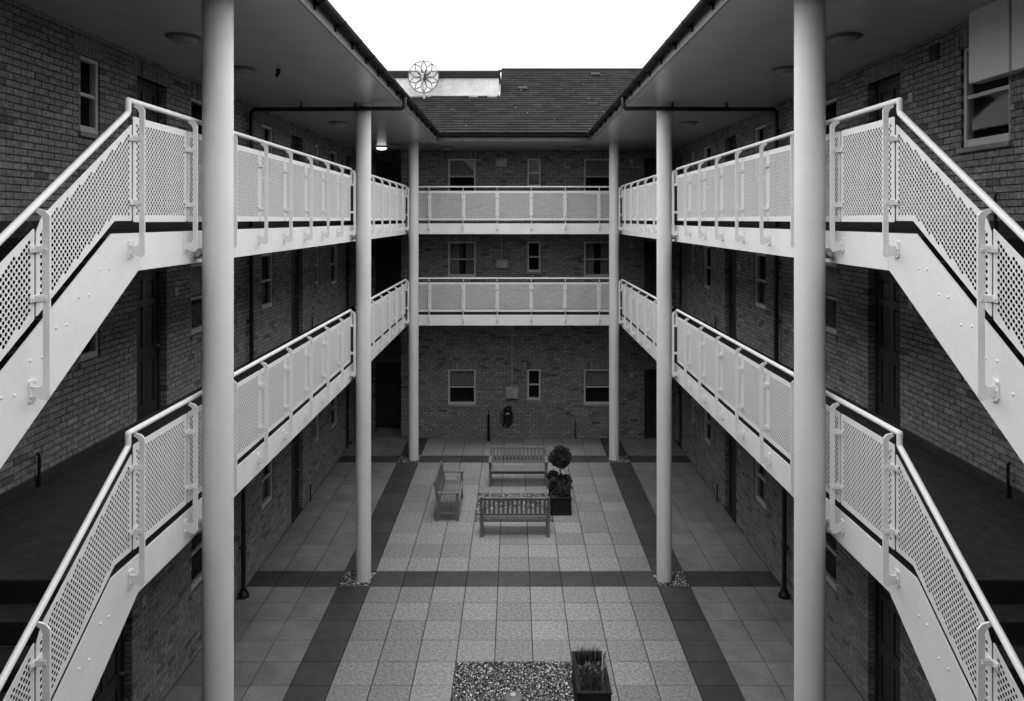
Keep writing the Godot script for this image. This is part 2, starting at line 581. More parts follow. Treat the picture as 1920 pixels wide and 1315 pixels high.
# the wing across the court, behind the eye
func build_rear_wing() -> void:
	var rear := MB.new()
	rear.box(Vector3(-5.3, 0, 3.0), Vector3(5.3, SOFFIT + 0.06, 3.3))
	var rw := part("brick_wall", rear, M.mortar, self)
	tag(rw, "plain wall of the wing across the court, opposite the hose", "wall")
	var k := MB.new()
	k.quad(P(EAVE_X, 9.33, -1.0), P(-EAVE_X, 9.33, -1.0), P(-8.4, 12.3, -7.2), P(8.4, 12.3, -7.2))
	tag(part("slate_roof", k, M.slate, self), "slate roof of the wing across the court from the dormer", "roof")

# ---------------------------------------------------------------- paving
func slab_mesh(key: String, w: float, l: float, tone: float, m: Material) -> Mesh:
	var k := "%s %.3f %.3f %.3f" % [key, w, l, tone]
	if not shared.has(k):
		var mb := MB.new()
		mb.col = Color(tone, tone, tone)
		mb.bevel_box(Vector3(-w / 2, -0.05, -l / 2), Vector3(w / 2, 0, l / 2), 0.004)
		shared[k] = mb.mesh(m)
	return shared[k]

func slab(parent: Node, kind: String, x0: float, x1: float, d0: float, d1: float) -> void:
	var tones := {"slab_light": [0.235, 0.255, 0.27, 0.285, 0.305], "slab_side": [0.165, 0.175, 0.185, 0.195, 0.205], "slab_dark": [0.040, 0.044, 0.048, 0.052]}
	var t: Array = tones[kind]
	var gap := 0.010
	put("slab", slab_mesh(kind, snappedf(x1 - x0 - 0.014, 0.001), snappedf(d1 - d0 - gap, 0.001), t[rng.randi() % t.size()], M[kind]), parent,
		Vector3((x0 + x1) / 2, rng.randf_range(-0.0015, 0.0015), -(d0 + d1) / 2))

func build_paving() -> void:
	var g := MB.new()
	g.quad(Vector3(-60, -0.03, 60), Vector3(60, -0.03, 60), Vector3(60, -0.03, -90), Vector3(-60, -0.03, -90))
	var ground := part("ground", g, M.joint, self)
	tag(ground, "dark bedding under the paving of the court", "ground", "", "structure")
	var centre := setting("courtyard_pavement", "pale textured square paving slabs in the middle of the court", "pavement")
	var sides := {-1: setting("courtyard_pavement", "smooth grey paving slabs along the wall on the side of the lit lamp", "pavement"),
		1: setting("courtyard_pavement", "smooth grey paving slabs along the wall on the side of the pale cabinet", "pavement")}
	var bands := setting("pavement_band", "dark paving bands crossing in line with the white columns", "pavement")
	var rows := []
	for bay in 3:
		var b := 7.2 * (bay + 1)
		rows.append([b - 0.31, b + 0.31, true])
		for k in 11:
			var d0 := b + 0.31 + k * 0.598
			var d1 := d0 + 0.598
			if d0 > BACK_D - 0.05 and bay == 2: break
			rows.append([d0, minf(d1, BACK_D) if bay == 2 else d1, false])
	for r: Array in rows:
		var dark: bool = r[2]
		var mid: float = (r[0] + r[1]) / 2
		for i in range(-4, 5):
			if absi(i) <= 1 and not dark and ((mid > 17.1 and mid < 18.9) or (mid > 9.9 and mid < 11.7)): continue
			slab(bands if dark else centre, "slab_dark" if dark else "slab_light", i * 0.605 - 0.3025, i * 0.605 + 0.3025, r[0], r[1])
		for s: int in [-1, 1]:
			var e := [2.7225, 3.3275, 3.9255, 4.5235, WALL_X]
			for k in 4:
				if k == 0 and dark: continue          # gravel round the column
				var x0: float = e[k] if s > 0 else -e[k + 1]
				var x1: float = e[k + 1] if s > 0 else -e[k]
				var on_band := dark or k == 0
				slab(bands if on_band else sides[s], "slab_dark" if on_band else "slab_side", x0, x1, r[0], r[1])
	var rec := 0
	while rec < 3:
		slab(sides[-1], "slab_side", -4.98 + rec * 0.47, -4.51 + rec * 0.47, BACK_D + 0.002, 24.27)
		slab(sides[-1], "slab_side", -4.98 + rec * 0.47, -4.51 + rec * 0.47, 24.27, 24.88)
		rec += 1

func gravel(label: String, x0: float, x1: float, d0: float, d1: float, size: float, clear := Vector3(0, 0, 0)) -> void:
	var sm := SphereMesh.new()
	sm.radius = 0.5; sm.height = 1.0; sm.radial_segments = 7; sm.rings = 3
	sm.material = M.pebble
	var mm := MultiMesh.new()
	mm.transform_format = MultiMesh.TRANSFORM_3D
	mm.use_colors = true
	mm.mesh = sm
	var list := []
	var n := int((x1 - x0) * (d1 - d0) / (size * size) * 1.5)
	for i in n:
		var p := Vector3(rng.randf_range(x0, x1), rng.randf_range(-0.022, -0.002), -rng.randf_range(d0, d1))
		if clear.z > 0 and Vector2(p.x - clear.x, -p.z - clear.y).length() < clear.z: continue
		var b := Basis.from_euler(Vector3(rng.randf() * 6, rng.randf() * 6, rng.randf() * 6))
		var k := size * rng.randf_range(0.6, 1.35)
		b = b.scaled_local(Vector3(k, k * rng.randf_range(0.45, 0.8), k * rng.randf_range(0.6, 1.0)))
		var t := rng.randf()
		var g := rng.randf_range(0.03, 0.14) if t < 0.6 else (rng.randf_range(0.14, 0.3) if t < 0.86 else rng.randf_range(0.35, 0.75))
		list.append([Transform3D(b, p), Color(g, g, g)])
	mm.instance_count = list.size()
	for i in list.size():
		mm.set_instance_transform(i, list[i][0])
		mm.set_instance_color(i, list[i][1])
	var o := MultiMeshInstance3D.new()
	o.name = numbered("gravel")
	o.multimesh = mm
	add_child(o)
	tag(o, label, "gravel", "", "stuff")

# ---------------------------------------------------------------- columns
func build_columns() -> void:
	var where := ["beside the stair heads", "half way along the court", "at the corner of the end walkway"]
	for s: int in [-1, 1]:
		for k in 3:
			var d: float = [7.32, 14.4, 21.6][k]
			var t := thing("column", "tall round white column %s, on the side of the %s" % [where[k], "lit lamp" if s < 0 else "pale cabinet"], "column", P(s * COL_X, 0, d), 0, "white columns")
			var c := MB.new()
			c.lathe(Vector3.ZERO, PackedVector2Array([Vector2(0.145, -0.06), Vector2(0.145, SOFFIT)]), 48)
			part("shaft", c, M.column, t)
			for F: float in FLOORS:                 # the clamps that tie it to the walkways
				var q := MB.new()
				q.bevel_box(Vector3(s * 0.12, F - 0.27, -0.05), Vector3(s * 0.225, F - 0.17, 0.05), 0.008)
				q.tube(PackedVector3Array([Vector3(s * 0.15, F - 0.22, -0.07), Vector3(s * 0.15, F - 0.22, 0.13)]), 0.022, 10)
				part("clamp", q, M.metal_box, t)

# ---------------------------------------------------------------- walkways and stairs
func build_walkways() -> void:
	for fl in 2:
		var F: float = FLOORS[fl]
		var storey := "lower" if fl == 0 else "upper"
		for s: int in [-1, 1]:
			var t := thing("walkway", "%s white edged walkway with dark floor along the wall %s" % [storey, "leading to the corner recess" if s < 0 else "with the pale cabinet"], "walkway", P(s * EDGE_X, F - 0.315, 14), 0, "walkways")
			var o := -t.position
			var a := MB.new()
			a.box(P(s * (EDGE_X + 0.016), F - 0.29, 5.83), P(s * (WALL_X - 0.004), F - 0.03, BACK_D - 0.01))
			part("floor", a, M.floor, t, o)
			var u := MB.new()
			u.box(P(s * (EDGE_X + 0.016), F - 0.312, 5.83), P(s * (WALL_X - 0.004), F - 0.292, BACK_D - 0.01))
			part("soffit", u, M.white, t, o)
			var e := MB.new()
			e.bevel_box(P(s * EDGE_X, F - 0.315, 6.215), P(s * (EDGE_X + 0.014), F, BACK_EDGE + 0.013), 0.003)
			part("edge_beam", e, M.white, t, o)
			var k := MB.new()
			k.bevel_box(P(s * (WALL_X - 0.035), F - 0.03, 5.83), P(s * (WALL_X - 0.003), F + 0.09, BACK_D - 0.01), 0.008)
			part("skirting", k, M.floor, t, o)
			if s < 0:
				var r := MB.new()
				r.box(P(-WALL_X + 0.004, F - 0.30, BACK_D - 0.008), P(-3.57, F - 0.03, 24.896))
				part("recess_floor", r, M.floor, t, o)
		var b := thing("walkway", "%s white edged walkway with dark floor across the end wall" % storey, "walkway", P(0, F - 0.315, BACK_EDGE), 0, "walkways")
		var o := -b.position
		var a := MB.new()
		a.box(P(-EDGE_X + 0.0, F - 0.29, BACK_EDGE + 0.016), P(EDGE_X, F - 0.03, BACK_D - 0.004))
		part("floor", a, M.floor, b, o)
		var u := MB.new()
		u.box(P(-EDGE_X, F - 0.312, BACK_EDGE + 0.016), P(EDGE_X, F - 0.292, BACK_D - 0.004))
		part("soffit", u, M.white, b, o)
		var e := MB.new()
		e.bevel_box(P(-EDGE_X - 0.001, F - 0.314, BACK_EDGE), P(EDGE_X + 0.001, F - 0.001, BACK_EDGE + 0.014), 0.003)
		part("edge_beam", e, M.white, b, o)

func build_stairs() -> void:
	var bolt := MB.new()
	bolt.lathe(Vector3.ZERO, PackedVector2Array([Vector2(0.011, 0), Vector2(0.0095, 0.005), Vector2(0.005, 0.008), Vector2(0, 0.009)]), 8)
	var bolt_mesh := bolt.mesh(M.white)
	for fl in 2:
		var F: float = FLOORS[fl]
		for s: int in [-1, 1]:
			var t := thing("staircase", "%s white sided stair flight with dark treads below the %s" % ["lower" if fl == 0 else "upper", "narrow window" if s < 0 else "pale cabinet"], "staircase", P(s * EDGE_X, F - 1.9, 5), 0, "stair flights")
			var o := -t.position
			var st := MB.new()
			var low := 3.7
			var out := PackedVector2Array([Vector2(6.21, F), Vector2(5.8, F), Vector2(low, F - SLOPE * (5.8 - low)), Vector2(low, F - 0.315 - SLOPE * (6.2 - low)), Vector2(6.2, F - 0.315), Vector2(6.21, F - 0.315)])
			st.prism(P(s * (EDGE_X + 0.007), 0, 0), Vector3(0, 0, -1), Vector3.UP, out, 0.014)
			part("stringer", st, M.white, t, o)
			for k in range(1, 8):
				var y := F - 0.03 - 0.178 * k
				var d1 := 5.828 - 0.272 * (k - 1)
				var tr := MB.new()
				tr.bevel_box(P(s * (EDGE_X + 0.016), y - 0.045, d1 - 0.272), P(s * (WALL_X - 0.004), y, d1 - 0.004), 0.006)
				part("tread", tr, M.tread, t, o)
				var rs := MB.new()
				rs.box(P(s * (EDGE_X + 0.016), y + 0.0, d1 - 0.003), P(s * (WALL_X - 0.004), y + 0.178 - (0.046 if k > 1 else 0.004), d1 + 0.012))
				part("riser", rs, M.riser, t, o)
				for e: float in [0.075, 0.195]:
					var bo := put("bolt", bolt_mesh, t, o + P(s * EDGE_X, y - 0.06 + rng.randf_range(-0.01, 0.01), d1 - e))
					bo.rotation.z = s * PI / 2
			var ld := MB.new()
			ld.box(P(s * (EDGE_X + 0.016), F - 0.03 - 0.178 * 8 - 0.28, 3.922), P(s * (WALL_X - 0.004), F - 0.03 - 0.178 * 8, -2.99))
			part("landing", ld, M.floor, t, o)
		var half := thing("landing", "%s half landing joining the two stair flights" % ("lower" if fl == 0 else "upper"), "landing", P(0, F - 1.75, 0))
		var hm := MB.new()
		hm.box(P(-EDGE_X - 0.014, F - 1.734, 1.5), P(EDGE_X + 0.014, F - 1.455, -2.99))
		part("floor", hm, M.floor, half, -half.position)

# ---------------------------------------------------------------- railings
const G := 0.0241          # half the pitch of the holes
const HOLE := 0.0147

func edge_distance(p: Vector2, poly: PackedVector2Array) -> float:
	var best := 1e9
	for i in poly.size():
		best = minf(best, p.distance_to(Geometry2D.get_closest_point_to_segment(p, poly[i], poly[(i + 1) % poly.size()])))
	return best

# a sheet pierced by staggered round holes; the outline is given in (d, y) and the sheet lies in the plane x = 0
func perforated(outline: PackedVector2Array, centre: Vector2, margin := 0.046) -> Mesh:
	var poly := outline
	if Geometry2D.is_polygon_clockwise(poly):
		poly = poly.duplicate(); poly.reverse()
	var mb := MB.new()
	var t := 0.002
	var lo := Vector2(1e9, 1e9)
	var hi := -lo
	for p in poly:
		lo = lo.min(p); hi = hi.max(p)
	var i0 := int(floor((lo.x - centre.x) / G)) - 1
	var i1 := int(ceil((hi.x - centre.x) / G)) + 1
	var j0 := int(floor((lo.y - centre.y) / G)) - 1
	var j1 := int(ceil((hi.y - centre.y) / G)) + 1
	for i in range(i0, i1 + 1):
		for j in range(j0, j1 + 1):
			if posmod(i + j, 2): continue
			var c := centre + Vector2(i, j) * G
			var holed := Geometry2D.is_point_in_polygon(c, poly) and edge_distance(c, poly) > margin
			if holed:
				for k in 8:
					var a := TAU * k / 8.0
					var b := TAU * (k + 1) / 8.0
					var ha := c + Vector2(cos(a), sin(a)) * HOLE
					var hb := c + Vector2(cos(b), sin(b)) * HOLE
					var ra := G if k % 2 == 0 else G * 0.70711
					var rb := G if k % 2 == 1 else G * 0.70711
					var oa := c + Vector2(cos(a), sin(a)) * ra
					var ob := c + Vector2(cos(b), sin(b)) * rb
					for z: float in [t, -t]:
						var q := [Vector3(z, ha.y, -ha.x), Vector3(z, oa.y, -oa.x), Vector3(z, ob.y, -ob.x), Vector3(z, hb.y, -hb.x)]
						if z > 0: mb.quad(q[0], q[1], q[2], q[3])
						else: mb.quad(q[3], q[2], q[1], q[0])
					mb.quad(Vector3(-t, ha.y, -ha.x), Vector3(t, ha.y, -ha.x), Vector3(t, hb.y, -hb.x), Vector3(-t, hb.y, -hb.x))
			else:
				var dia := PackedVector2Array([c + Vector2(G, 0), c + Vector2(0, G), c - Vector2(G, 0), c - Vector2(0, G)])
				for piece: PackedVector2Array in Geometry2D.intersect_polygons(dia, poly):
					var idx := Geometry2D.triangulate_polygon(piece)
					for k in range(0, idx.size(), 3):
						var p0 := piece[idx[k]]
						var p1 := piece[idx[k + 1]]
						var p2 := piece[idx[k + 2]]
						if (p1 - p0).cross(p2 - p0) < 0:
							var sw := p1
							p1 = p2; p2 = sw
						mb.tri(Vector3(t, p0.y, -p0.x), Vector3(t, p1.y, -p1.x), Vector3(t, p2.y, -p2.x), Vector3.RIGHT, Vector3.RIGHT, Vector3.RIGHT)
						mb.tri(Vector3(-t, p0.y, -p0.x), Vector3(-t, p2.y, -p2.x), Vector3(-t, p1.y, -p1.x), Vector3.LEFT, Vector3.LEFT, Vector3.LEFT)
	for i in poly.size():
		var p := poly[i]
		var q := poly[(i + 1) % poly.size()]
		mb.quad(Vector3(-t, p.y, -p.x), Vector3(-t, q.y, -q.x), Vector3(t, q.y, -q.x), Vector3(t, p.y, -p.x))
	return mb.mesh(M.panel)

func rounded(poly: PackedVector2Array, r: float) -> PackedVector2Array:
	var out := PackedVector2Array()
	for i in poly.size():
		var p := poly[i]
		var a := (poly[posmod(i - 1, poly.size())] - p).normalized()
		var b := (poly[(i + 1) % poly.size()] - p).normalized()
		var p0 := p + a * r
		var p2 := p + b * r
		for k in 4:
			var u := k / 3.0
			out.append(p0.lerp(p, u).lerp(p.lerp(p2, u), u))
	return out

# a straight panel w wide, its lower edge at y = 0, middle at d = 0
func panel_mesh(w: float) -> Mesh:
	var key := "panel %.3f" % w
	if not shared.has(key):
		var h := 0.86
		var out := rounded(PackedVector2Array([Vector2(-w / 2, 0), Vector2(w / 2, 0), Vector2(w / 2, h), Vector2(-w / 2, h)]), 0.018)
		shared[key] = perforated(out, Vector2(G if int(w / G) % 2 else 0.0, h / 2))
	return shared[key]

# post: a flat bar standing off the beam on the court side (+x), with a foot below and a neck up to the handrail; y = 0 at the beam's top
func post_mesh(foot: float, top: float) -> Mesh:
	var key := "post %.3f %.3f" % [foot, top]
	if not shared.has(key):
		var mb := MB.new()
		var a := 0.078
		var b := 0.122
		var out := PackedVector2Array([Vector2(0.012, foot + 0.085), Vector2(0.012, foot + 0.02), Vector2(a - 0.005, foot), Vector2(b - 0.025, foot - 0.005), Vector2(b, foot + 0.03),
			Vector2(b, top - 0.045), Vector2(b - 0.028, top - 0.012), Vector2(0.045, top + 0.002), Vector2(0.03, top - 0.02), Vector2(a - 0.012, top - 0.045), Vector2(a, top - 0.075), Vector2(a, foot + 0.1), Vector2(a - 0.02, foot + 0.085)])
		mb.prism(Vector3.ZERO, Vector3.RIGHT, Vector3.UP, out, 0.014)
		shared[key] = mb.mesh(M.white)
	return shared[key]

func foot_mesh() -> Mesh:
	if not shared.has("foot"):
		var mb := MB.new()
		var out := rounded(PackedVector2Array([Vector2(-0.035, 0.0), Vector2(0.035, 0.03), Vector2(0.035, 0.15), Vector2(-0.035, 0.15)]), 0.015)
		mb.prism(Vector3(0.006, -0.05, 0), Vector3(0, 0, -1), Vector3.UP, out, 0.011)
		for q: Vector2 in [Vector2(-0.02, 0.03), Vector2(0.02, 0.06), Vector2(-0.02, 0.085), Vector2(0.02, -0.005), Vector2(-0.02, -0.03)]:
			mb.tube(PackedVector3Array([Vector3(0.011, q.y, q.x), Vector3(0.02, q.y, q.x)]), 0.009, 6)
		shared["foot"] = mb.mesh(M.white)
	return shared["foot"]

func clip_mesh() -> Mesh:
	if not shared.has("clip"):
		var mb := MB.new()
		mb.bevel_box(Vector3(0.026, -0.023, -0.062), Vector3(0.034, 0.023, 0.062), 0.002)
		for z: float in [-1.0, 1.0]:
			mb.bevel_box(Vector3(0.0345, -0.021, z * 0.0078), Vector3(0.108, 0.021, z * 0.0135), 0.0015)
			mb.tube(PackedVector3Array([Vector3(0.098, 0, z * 0.0135), Vector3(0.098, 0, z * 0.021)]), 0.007, 6)
		for z: float in [-0.046, 0.046]:
			mb.tube(PackedVector3Array([Vector3(0.034, 0, z), Vector3(0.041, 0, z)]), 0.007, 6)
		shared["clip"] = mb.mesh(M.white)
	return shared["clip"]

# turn: how the post's +x points to the court
func add_post(t: Node3D, at: Vector3, turn: float, foot := -0.19, top := 1.048, clips := [0.25, 0.77]) -> void:
	var p := put("post", post_mesh(foot, top), t, at - t.position, turn)
	put("foot_plate", foot_mesh(), p, Vector3(0, foot + 0.03, 0))
	for y: float in clips:
		put("clip", clip_mesh(), p, Vector3(0, y, 0))

func bend(a: Vector3, c: Vector3, b: Vector3, r: float) -> PackedVector3Array:
	var p0 := c + (a - c).normalized() * r
	var p2 := c + (b - c).normalized() * r
	var out := PackedVector3Array()
	for k in 6:
		var u := k / 5.0
		out.append(p0.lerp(c, u).lerp(c.lerp(p2, u), u))
	return out

func build_railings() -> void:
	for fl in 2:
		var F: float = FLOORS[fl]
		var storey := "lower" if fl == 0 else "upper"
		var ry := F + 1.068
		for s: int in [-1, 1]:
			var turn := 0.0 if s < 0 else PI
			var side := "on the lit lamp side" if s < 0 else "on the pale cabinet side"
			for run in 2:
				var posts := []
				if run == 0:
					for k in 9: posts.append(6.07 + 1.0125 * k)
				else:
					posts.append(14.62)
					for k in 7: posts.append(15.045 + 1.055 * k)
				var t := thing("railing", "%s white pierced railing from %s, %s" % [storey, "stair head to middle column" if run == 0 else "middle column to corner", side], "railing", P(s * EDGE_X, F, posts[0]), 0, "walkway railings")
				for d: float in posts: add_post(t, P(s * EDGE_X, F, d), turn)
				for k in posts.size() - 1:
					var w: float = posts[k + 1] - posts[k] - 0.014
					put("panel", panel_mesh(w), t, P(s * (RAIL_X + 0.01), F + 0.09, (posts[k] + posts[k + 1]) / 2) - t.position)
				var last: float = posts[posts.size() - 1]
				var path := PackedVector3Array()
				var x := s * (RAIL_X + 0.005)
				if run == 0: path.append(P(x, ry, 5.985))
				else: path.append_array(PackedVector3Array([P(x, ry, posts[0])]))
				path.append_array(bend(P(x, ry, 0), P(x, ry, last + 0.03), P(x, F, last + 0.03), 0.06))
				path.append(P(x, F + 0.75, last + 0.03))
				var hr := MB.new()
				hr.tube(path, 0.024, 16)
				part("handrail", hr, M.white, t, -t.position)
			# the railing of the stair flight
			var t := thing("stair_railing", "%s sloping white stair railing of pierced panels, %s" % [storey, side], "railing", P(s * EDGE_X, F, 5), 0, "stair railings")
			var x := s * (RAIL_X + 0.005)
			var y0 := F + 0.965
			var low := 3.78
			var path := PackedVector3Array([P(x, ry + 0.001, 5.99)])
			var end := P(x, y0 - SLOPE * (5.99 - low), low)
			path.append_array(bend(P(x, ry, 5.99), P(x, y0, 5.99), end, 0.02))
			path.append(end)
			var hr := MB.new()
			hr.tube(path, 0.024, 16)
			# the mitred elbow at the top
			hr.lathe(P(x, ry, 5.99), PackedVector2Array([Vector2(0, -0.024), Vector2(0.017, -0.017), Vector2(0.024, 0), Vector2(0.017, 0.017), Vector2(0, 0.024)]), 12)
			part("handrail", hr, M.white, t, -t.position)
			for d: float in [4.83, 3.8]:
				var dy := -SLOPE * (5.99 - d)
				add_post(t, P(s * EDGE_X, F, d), turn, -SLOPE * (5.8 - d) - 0.42, 0.965 + dy - 0.025, [dy + 0.36, dy + 0.68])
			for k in 2:
				var key := "stair panel %d" % k
				if not shared.has(key):
					var out: PackedVector2Array
					if k == 0:
						out = PackedVector2Array([Vector2(6.055, 0.10), Vector2(6.055, 0.885), Vector2(4.90, 0.885 - SLOPE * 1.155), Vector2(4.842, 0.885 - SLOPE * 1.155 - 0.1), Vector2(4.842, 0.10 - SLOPE * 0.953), Vector2(5.795, 0.10)])
					else:
						out = PackedVector2Array([Vector2(4.826, 0.885 - SLOPE * 1.265), Vector2(3.81, 0.885 - SLOPE * 2.28), Vector2(3.81, 0.10 - SLOPE * 1.985), Vector2(4.826, 0.10 - SLOPE * 0.969)])
					shared[key] = perforated(rounded(out, 0.016), Vector2(6.005 if k == 0 else 4.775, 0.3), 0.047)
				put("panel", shared[key], t, P(s * (RAIL_X + 0.01), F, 0) - t.position)
		# across the end
		var b := thing("railing", "%s white railing of pierced panels across the end walkway" % storey, "railing", P(0, F, BACK_EDGE), 0, "walkway railings")
		var px := [-2.96, -2.468, -1.477, -0.485, 0.507, 1.498, 2.488, 2.96]
		for x: float in px: add_post(b, P(x, F, BACK_EDGE), -PI / 2)
		for k in px.size() - 1:
			var w: float = snappedf(px[k + 1] - px[k] - 0.014, 0.002)
			put("panel", panel_mesh(w), b, P((px[k] + px[k + 1]) / 2, F + 0.09, BACK_EDGE + 0.0) - b.position, PI / 2)
		var hb := MB.new()
		hb.tube(PackedVector3Array([P(-3.06, ry, BACK_EDGE - 0.025), P(3.06, ry, BACK_EDGE - 0.025)]), 0.024, 16)
		part("handrail", hb, M.white, b, -b.position)

# ---------------------------------------------------------------- roof and eaves
func build_roof() -> void:
	var sf := thing("soffit", "glossy boarded soffit under the overhanging roof above the top walkways", "soffit", P(0, SOFFIT, 12))
	var o := -sf.position
	for s: int in [-1, 1]:
		var d := -3.0
		while d < BACK_D:
			var d1 := minf(d + 2.42, BACK_D + 0.2)
			for q: Array in [[EAVE_X, 3.58], [3.583, WALL_X + 0.1]]:
				var b := MB.new()
				b.box(P(s * q[0], SOFFIT, d + 0.002), P(s * q[1], SOFFIT + 0.02, d1 - 0.002))
				part("soffit_panel", b, M.soffit, sf, o)
			d = d1
	for k in 2:
		var b := MB.new()
		b.box(P(-EAVE_X + 0.003 + k * EAVE_X, SOFFIT + 0.0005, EAVE_D), P(-0.002 + k * EAVE_X, SOFFIT + 0.02, BACK_D + 0.05))
		part("soffit_panel", b, M.soffit, sf, o)
	var rc := MB.new()
	rc.box(P(-WALL_X - 0.1, SOFFIT + 0.001, BACK_D + 0.21), P(-3.3, SOFFIT + 0.02, 24.95))
	part("soffit_panel", rc, M.soffit, sf, o)
	# fascia boards
	for s: int in [-1, 1]:
		var b := MB.new()
		b.bevel_box(P(s * EAVE_X, SOFFIT - 0.03, -3.0), P(s * (EAVE_X - 0.022), SOFFIT + 0.17, EAVE_D), 0.004)
		part("fascia_board", b, M.board, sf, o)
	var fb := MB.new()
	fb.bevel_box(P(-EAVE_X + 0.0, SOFFIT - 0.029, EAVE_D - 0.024), P(EAVE_X, SOFFIT + 0.169, EAVE_D - 0.002), 0.004)
	part("fascia_board", fb, M.board, sf, o)
	# gutters
	var prof := PackedVector2Array()
	for k in 9: prof.append(Vector2(-0.062 * cos(PI * k / 8.0), -0.062 * sin(PI * k / 8.0) * 1.15))
	for k in 9: prof.append(Vector2(0.056 * cos(PI * k / 8.0), -0.056 * sin(PI * k / 8.0) * 1.15))
	for s: int in [-1, 0, 1]:
		var t := thing("gutter", ["dark half round gutter along the eave on the lit lamp side", "dark half round gutter across the eave above the end walkway", "dark half round gutter along the eave on the pale cabinet side"][s + 1], "gutter", P(s * 2.07, 9.2, EAVE_D - 0.09), 0, "eaves gutters")
		var g := MB.new()
		var top := SOFFIT + 0.155
		var collar := PackedVector2Array()
		for p in prof: collar.append(p * 1.14)
		if s == 0:
			g.prism(P(0, top, EAVE_D - 0.092), Vector3(0, 0, -1), Vector3.UP, prof, 2 * EAVE_X - 0.12)
			part("trough", g, M.gutter, t, -t.position)
			for k in 5:
				var c := MB.new()
				c.prism(P(-1.6 + k * 0.8, top - 0.002, EAVE_D - 0.092), Vector3(0, 0, -1), Vector3.UP, collar, 0.05)
				part("bracket", c, M.gutter, t, -t.position)
		else:
			var len := EAVE_D - 0.06 + 2.9
			g.prism(P(s * (EAVE_X - 0.09), top, -2.9 + len / 2), Vector3.RIGHT, Vector3.UP, prof, len)
			part("trough", g, M.gutter, t, -t.position)
			var d := 5.2
			var n := 0
			while d < EAVE_D - 0.3:
				var c := MB.new()
				c.prism(P(s * (EAVE_X - 0.09), top - 0.002, d), Vector3.RIGHT, Vector3.UP, collar, 0.09 if n % 3 == 0 else 0.04)
				c.bevel_box(P(s * (EAVE_X - 0.022), top - 0.13, d - 0.02), P(s * (EAVE_X - 0.05), top - 0.03, d + 0.02), 0.004)
				part("bracket", c, M.gutter, t, -t.position)
				d += 0.93
				n += 1
	# slate roof over the end wing
	var r := thing("slate_roof", "weathered slate roof of the end wing rising behind the far gutter", "roof", P(0, 9.3, EAVE_D))
	o = -r.position
	var e0 := Vector2(EAVE_D - 0.06, SOFFIT + 0.19)
	var e1 := Vector2(27.0, 12.33)
	var dir := (e1 - e0).normalized()
	var up := Vector2(-dir.y, dir.x)
	var length := e0.distance_to(e1)
	var deck := MB.new()
	var D0 := P(-12, e0.y, e0.x); var D1 := P(12, e0.y, e0.x); var D2 := P(12, e1.y, e1.x); var D3 := P(-12, e1.y, e1.x)
	deck.quad(P(-EAVE_X, e0.y, e0.x), P(EAVE_X, e0.y, e0.x), P(EAVE_X + e1.x - e0.x, e1.y, e1.x), P(-EAVE_X - e1.x + e0.x, e1.y, e1.x))
	deck.quad(P(-9, e1.y, e1.x), P(9, e1.y, e1.x), P(9, SOFFIT, 33.2), P(-9, SOFFIT, 33.2))
	deck.quad(P(-8.3, SOFFIT + 0.1, 33.2), P(8.3, SOFFIT + 0.1, 33.2), P(8.3, SOFFIT + 0.1, BACK_D), P(-8.3, SOFFIT + 0.1, BACK_D))
	part("deck", deck, M.black, r, o)
	var sl := MB.new()
	var rows := int(length / 0.225)
	for k in rows + 1:
		var a := k * 0.225
		var wmax := EAVE_X + (e0 + dir * a).x - e0.x
		var x := -wmax + (0.15 if k % 2 else 0.0)
		while x < wmax:
			var x1 := minf(x + 0.296, wmax)
			var p := e0 + dir * a + up * rng.randf_range(0.032, 0.04)
			var q := e0 + dir * minf(a + 0.24, length) + up * rng.randf_range(0.008, 0.012)
			var xl := x
			if q.x > 24.05: x = maxf(x, -0.56)
			if x1 - x > 0.02:
				var g := 0.026 * rng.randf_range(0.8, 1.22)
				if rng.randf() < 0.015: g *= 1.5
				sl.col = Color(g, g, g)
				sl.quad(P(x, p.y, p.x), P(x1, p.y, p.x), P(x1, q.y, q.x), P(x, q.y, q.x))
				sl.quad(P(x, p.y - 0.028, p.x + 0.004), P(x1, p.y - 0.028, p.x + 0.004), P(x1, p.y, p.x), P(x, p.y, p.x))
				sl.quad(P(x1, p.y - 0.018, p.x), P(x1, q.y - 0.018, q.x), P(x1, q.y, q.x), P(x1, p.y, p.x))
				sl.quad(P(x, q.y - 0.018, q.x), P(x, p.y - 0.018, p.x), P(x, p.y, p.x), P(x, q.y, q.x))
			x = xl + 0.3
	part("slate_course", sl, M.slate, r, o).set_meta("kind", "stuff")
	# lichen and droppings lying on the slates
	var li := MB.new()
	li.col = Color(0.12, 0.12, 0.12)
	for k in 26:
		var a := rng.randf_range(0.15, length - 0.4)
		var x := rng.randf_range(-3.2, 3.6)
		var p := e0 + dir * a + up * 0.043
		if p.x > 23.9 and x < -0.3: continue
		var rad := rng.randf_range(0.012, 0.035)
		for j in 6:
			var u := TAU * j / 6.0
			var w := TAU * (j + 1) / 6.0
			var c := P(x, p.y, p.x)
			var ex := Vector3.RIGHT * rad
			var ey := P(0, dir.y, dir.x) * rad * 1.6
			li.tri(c, c + ex * cos(u) + ey * sin(u), c + ex * cos(w) + ey * sin(w), Vector3.UP, Vector3.UP, Vector3.UP)
	part("lichen", li, M.slate, r, o).set_meta("kind", "stuff")
	var rd := MB.new()
	rd.tube(PackedVector3Array([P(-0.45, e1.y + 0.02, e1.x), P(9, e1.y + 0.02, e1.x)]), 0.05, 10)
	part("ridge", rd, M.gutter, r, o)
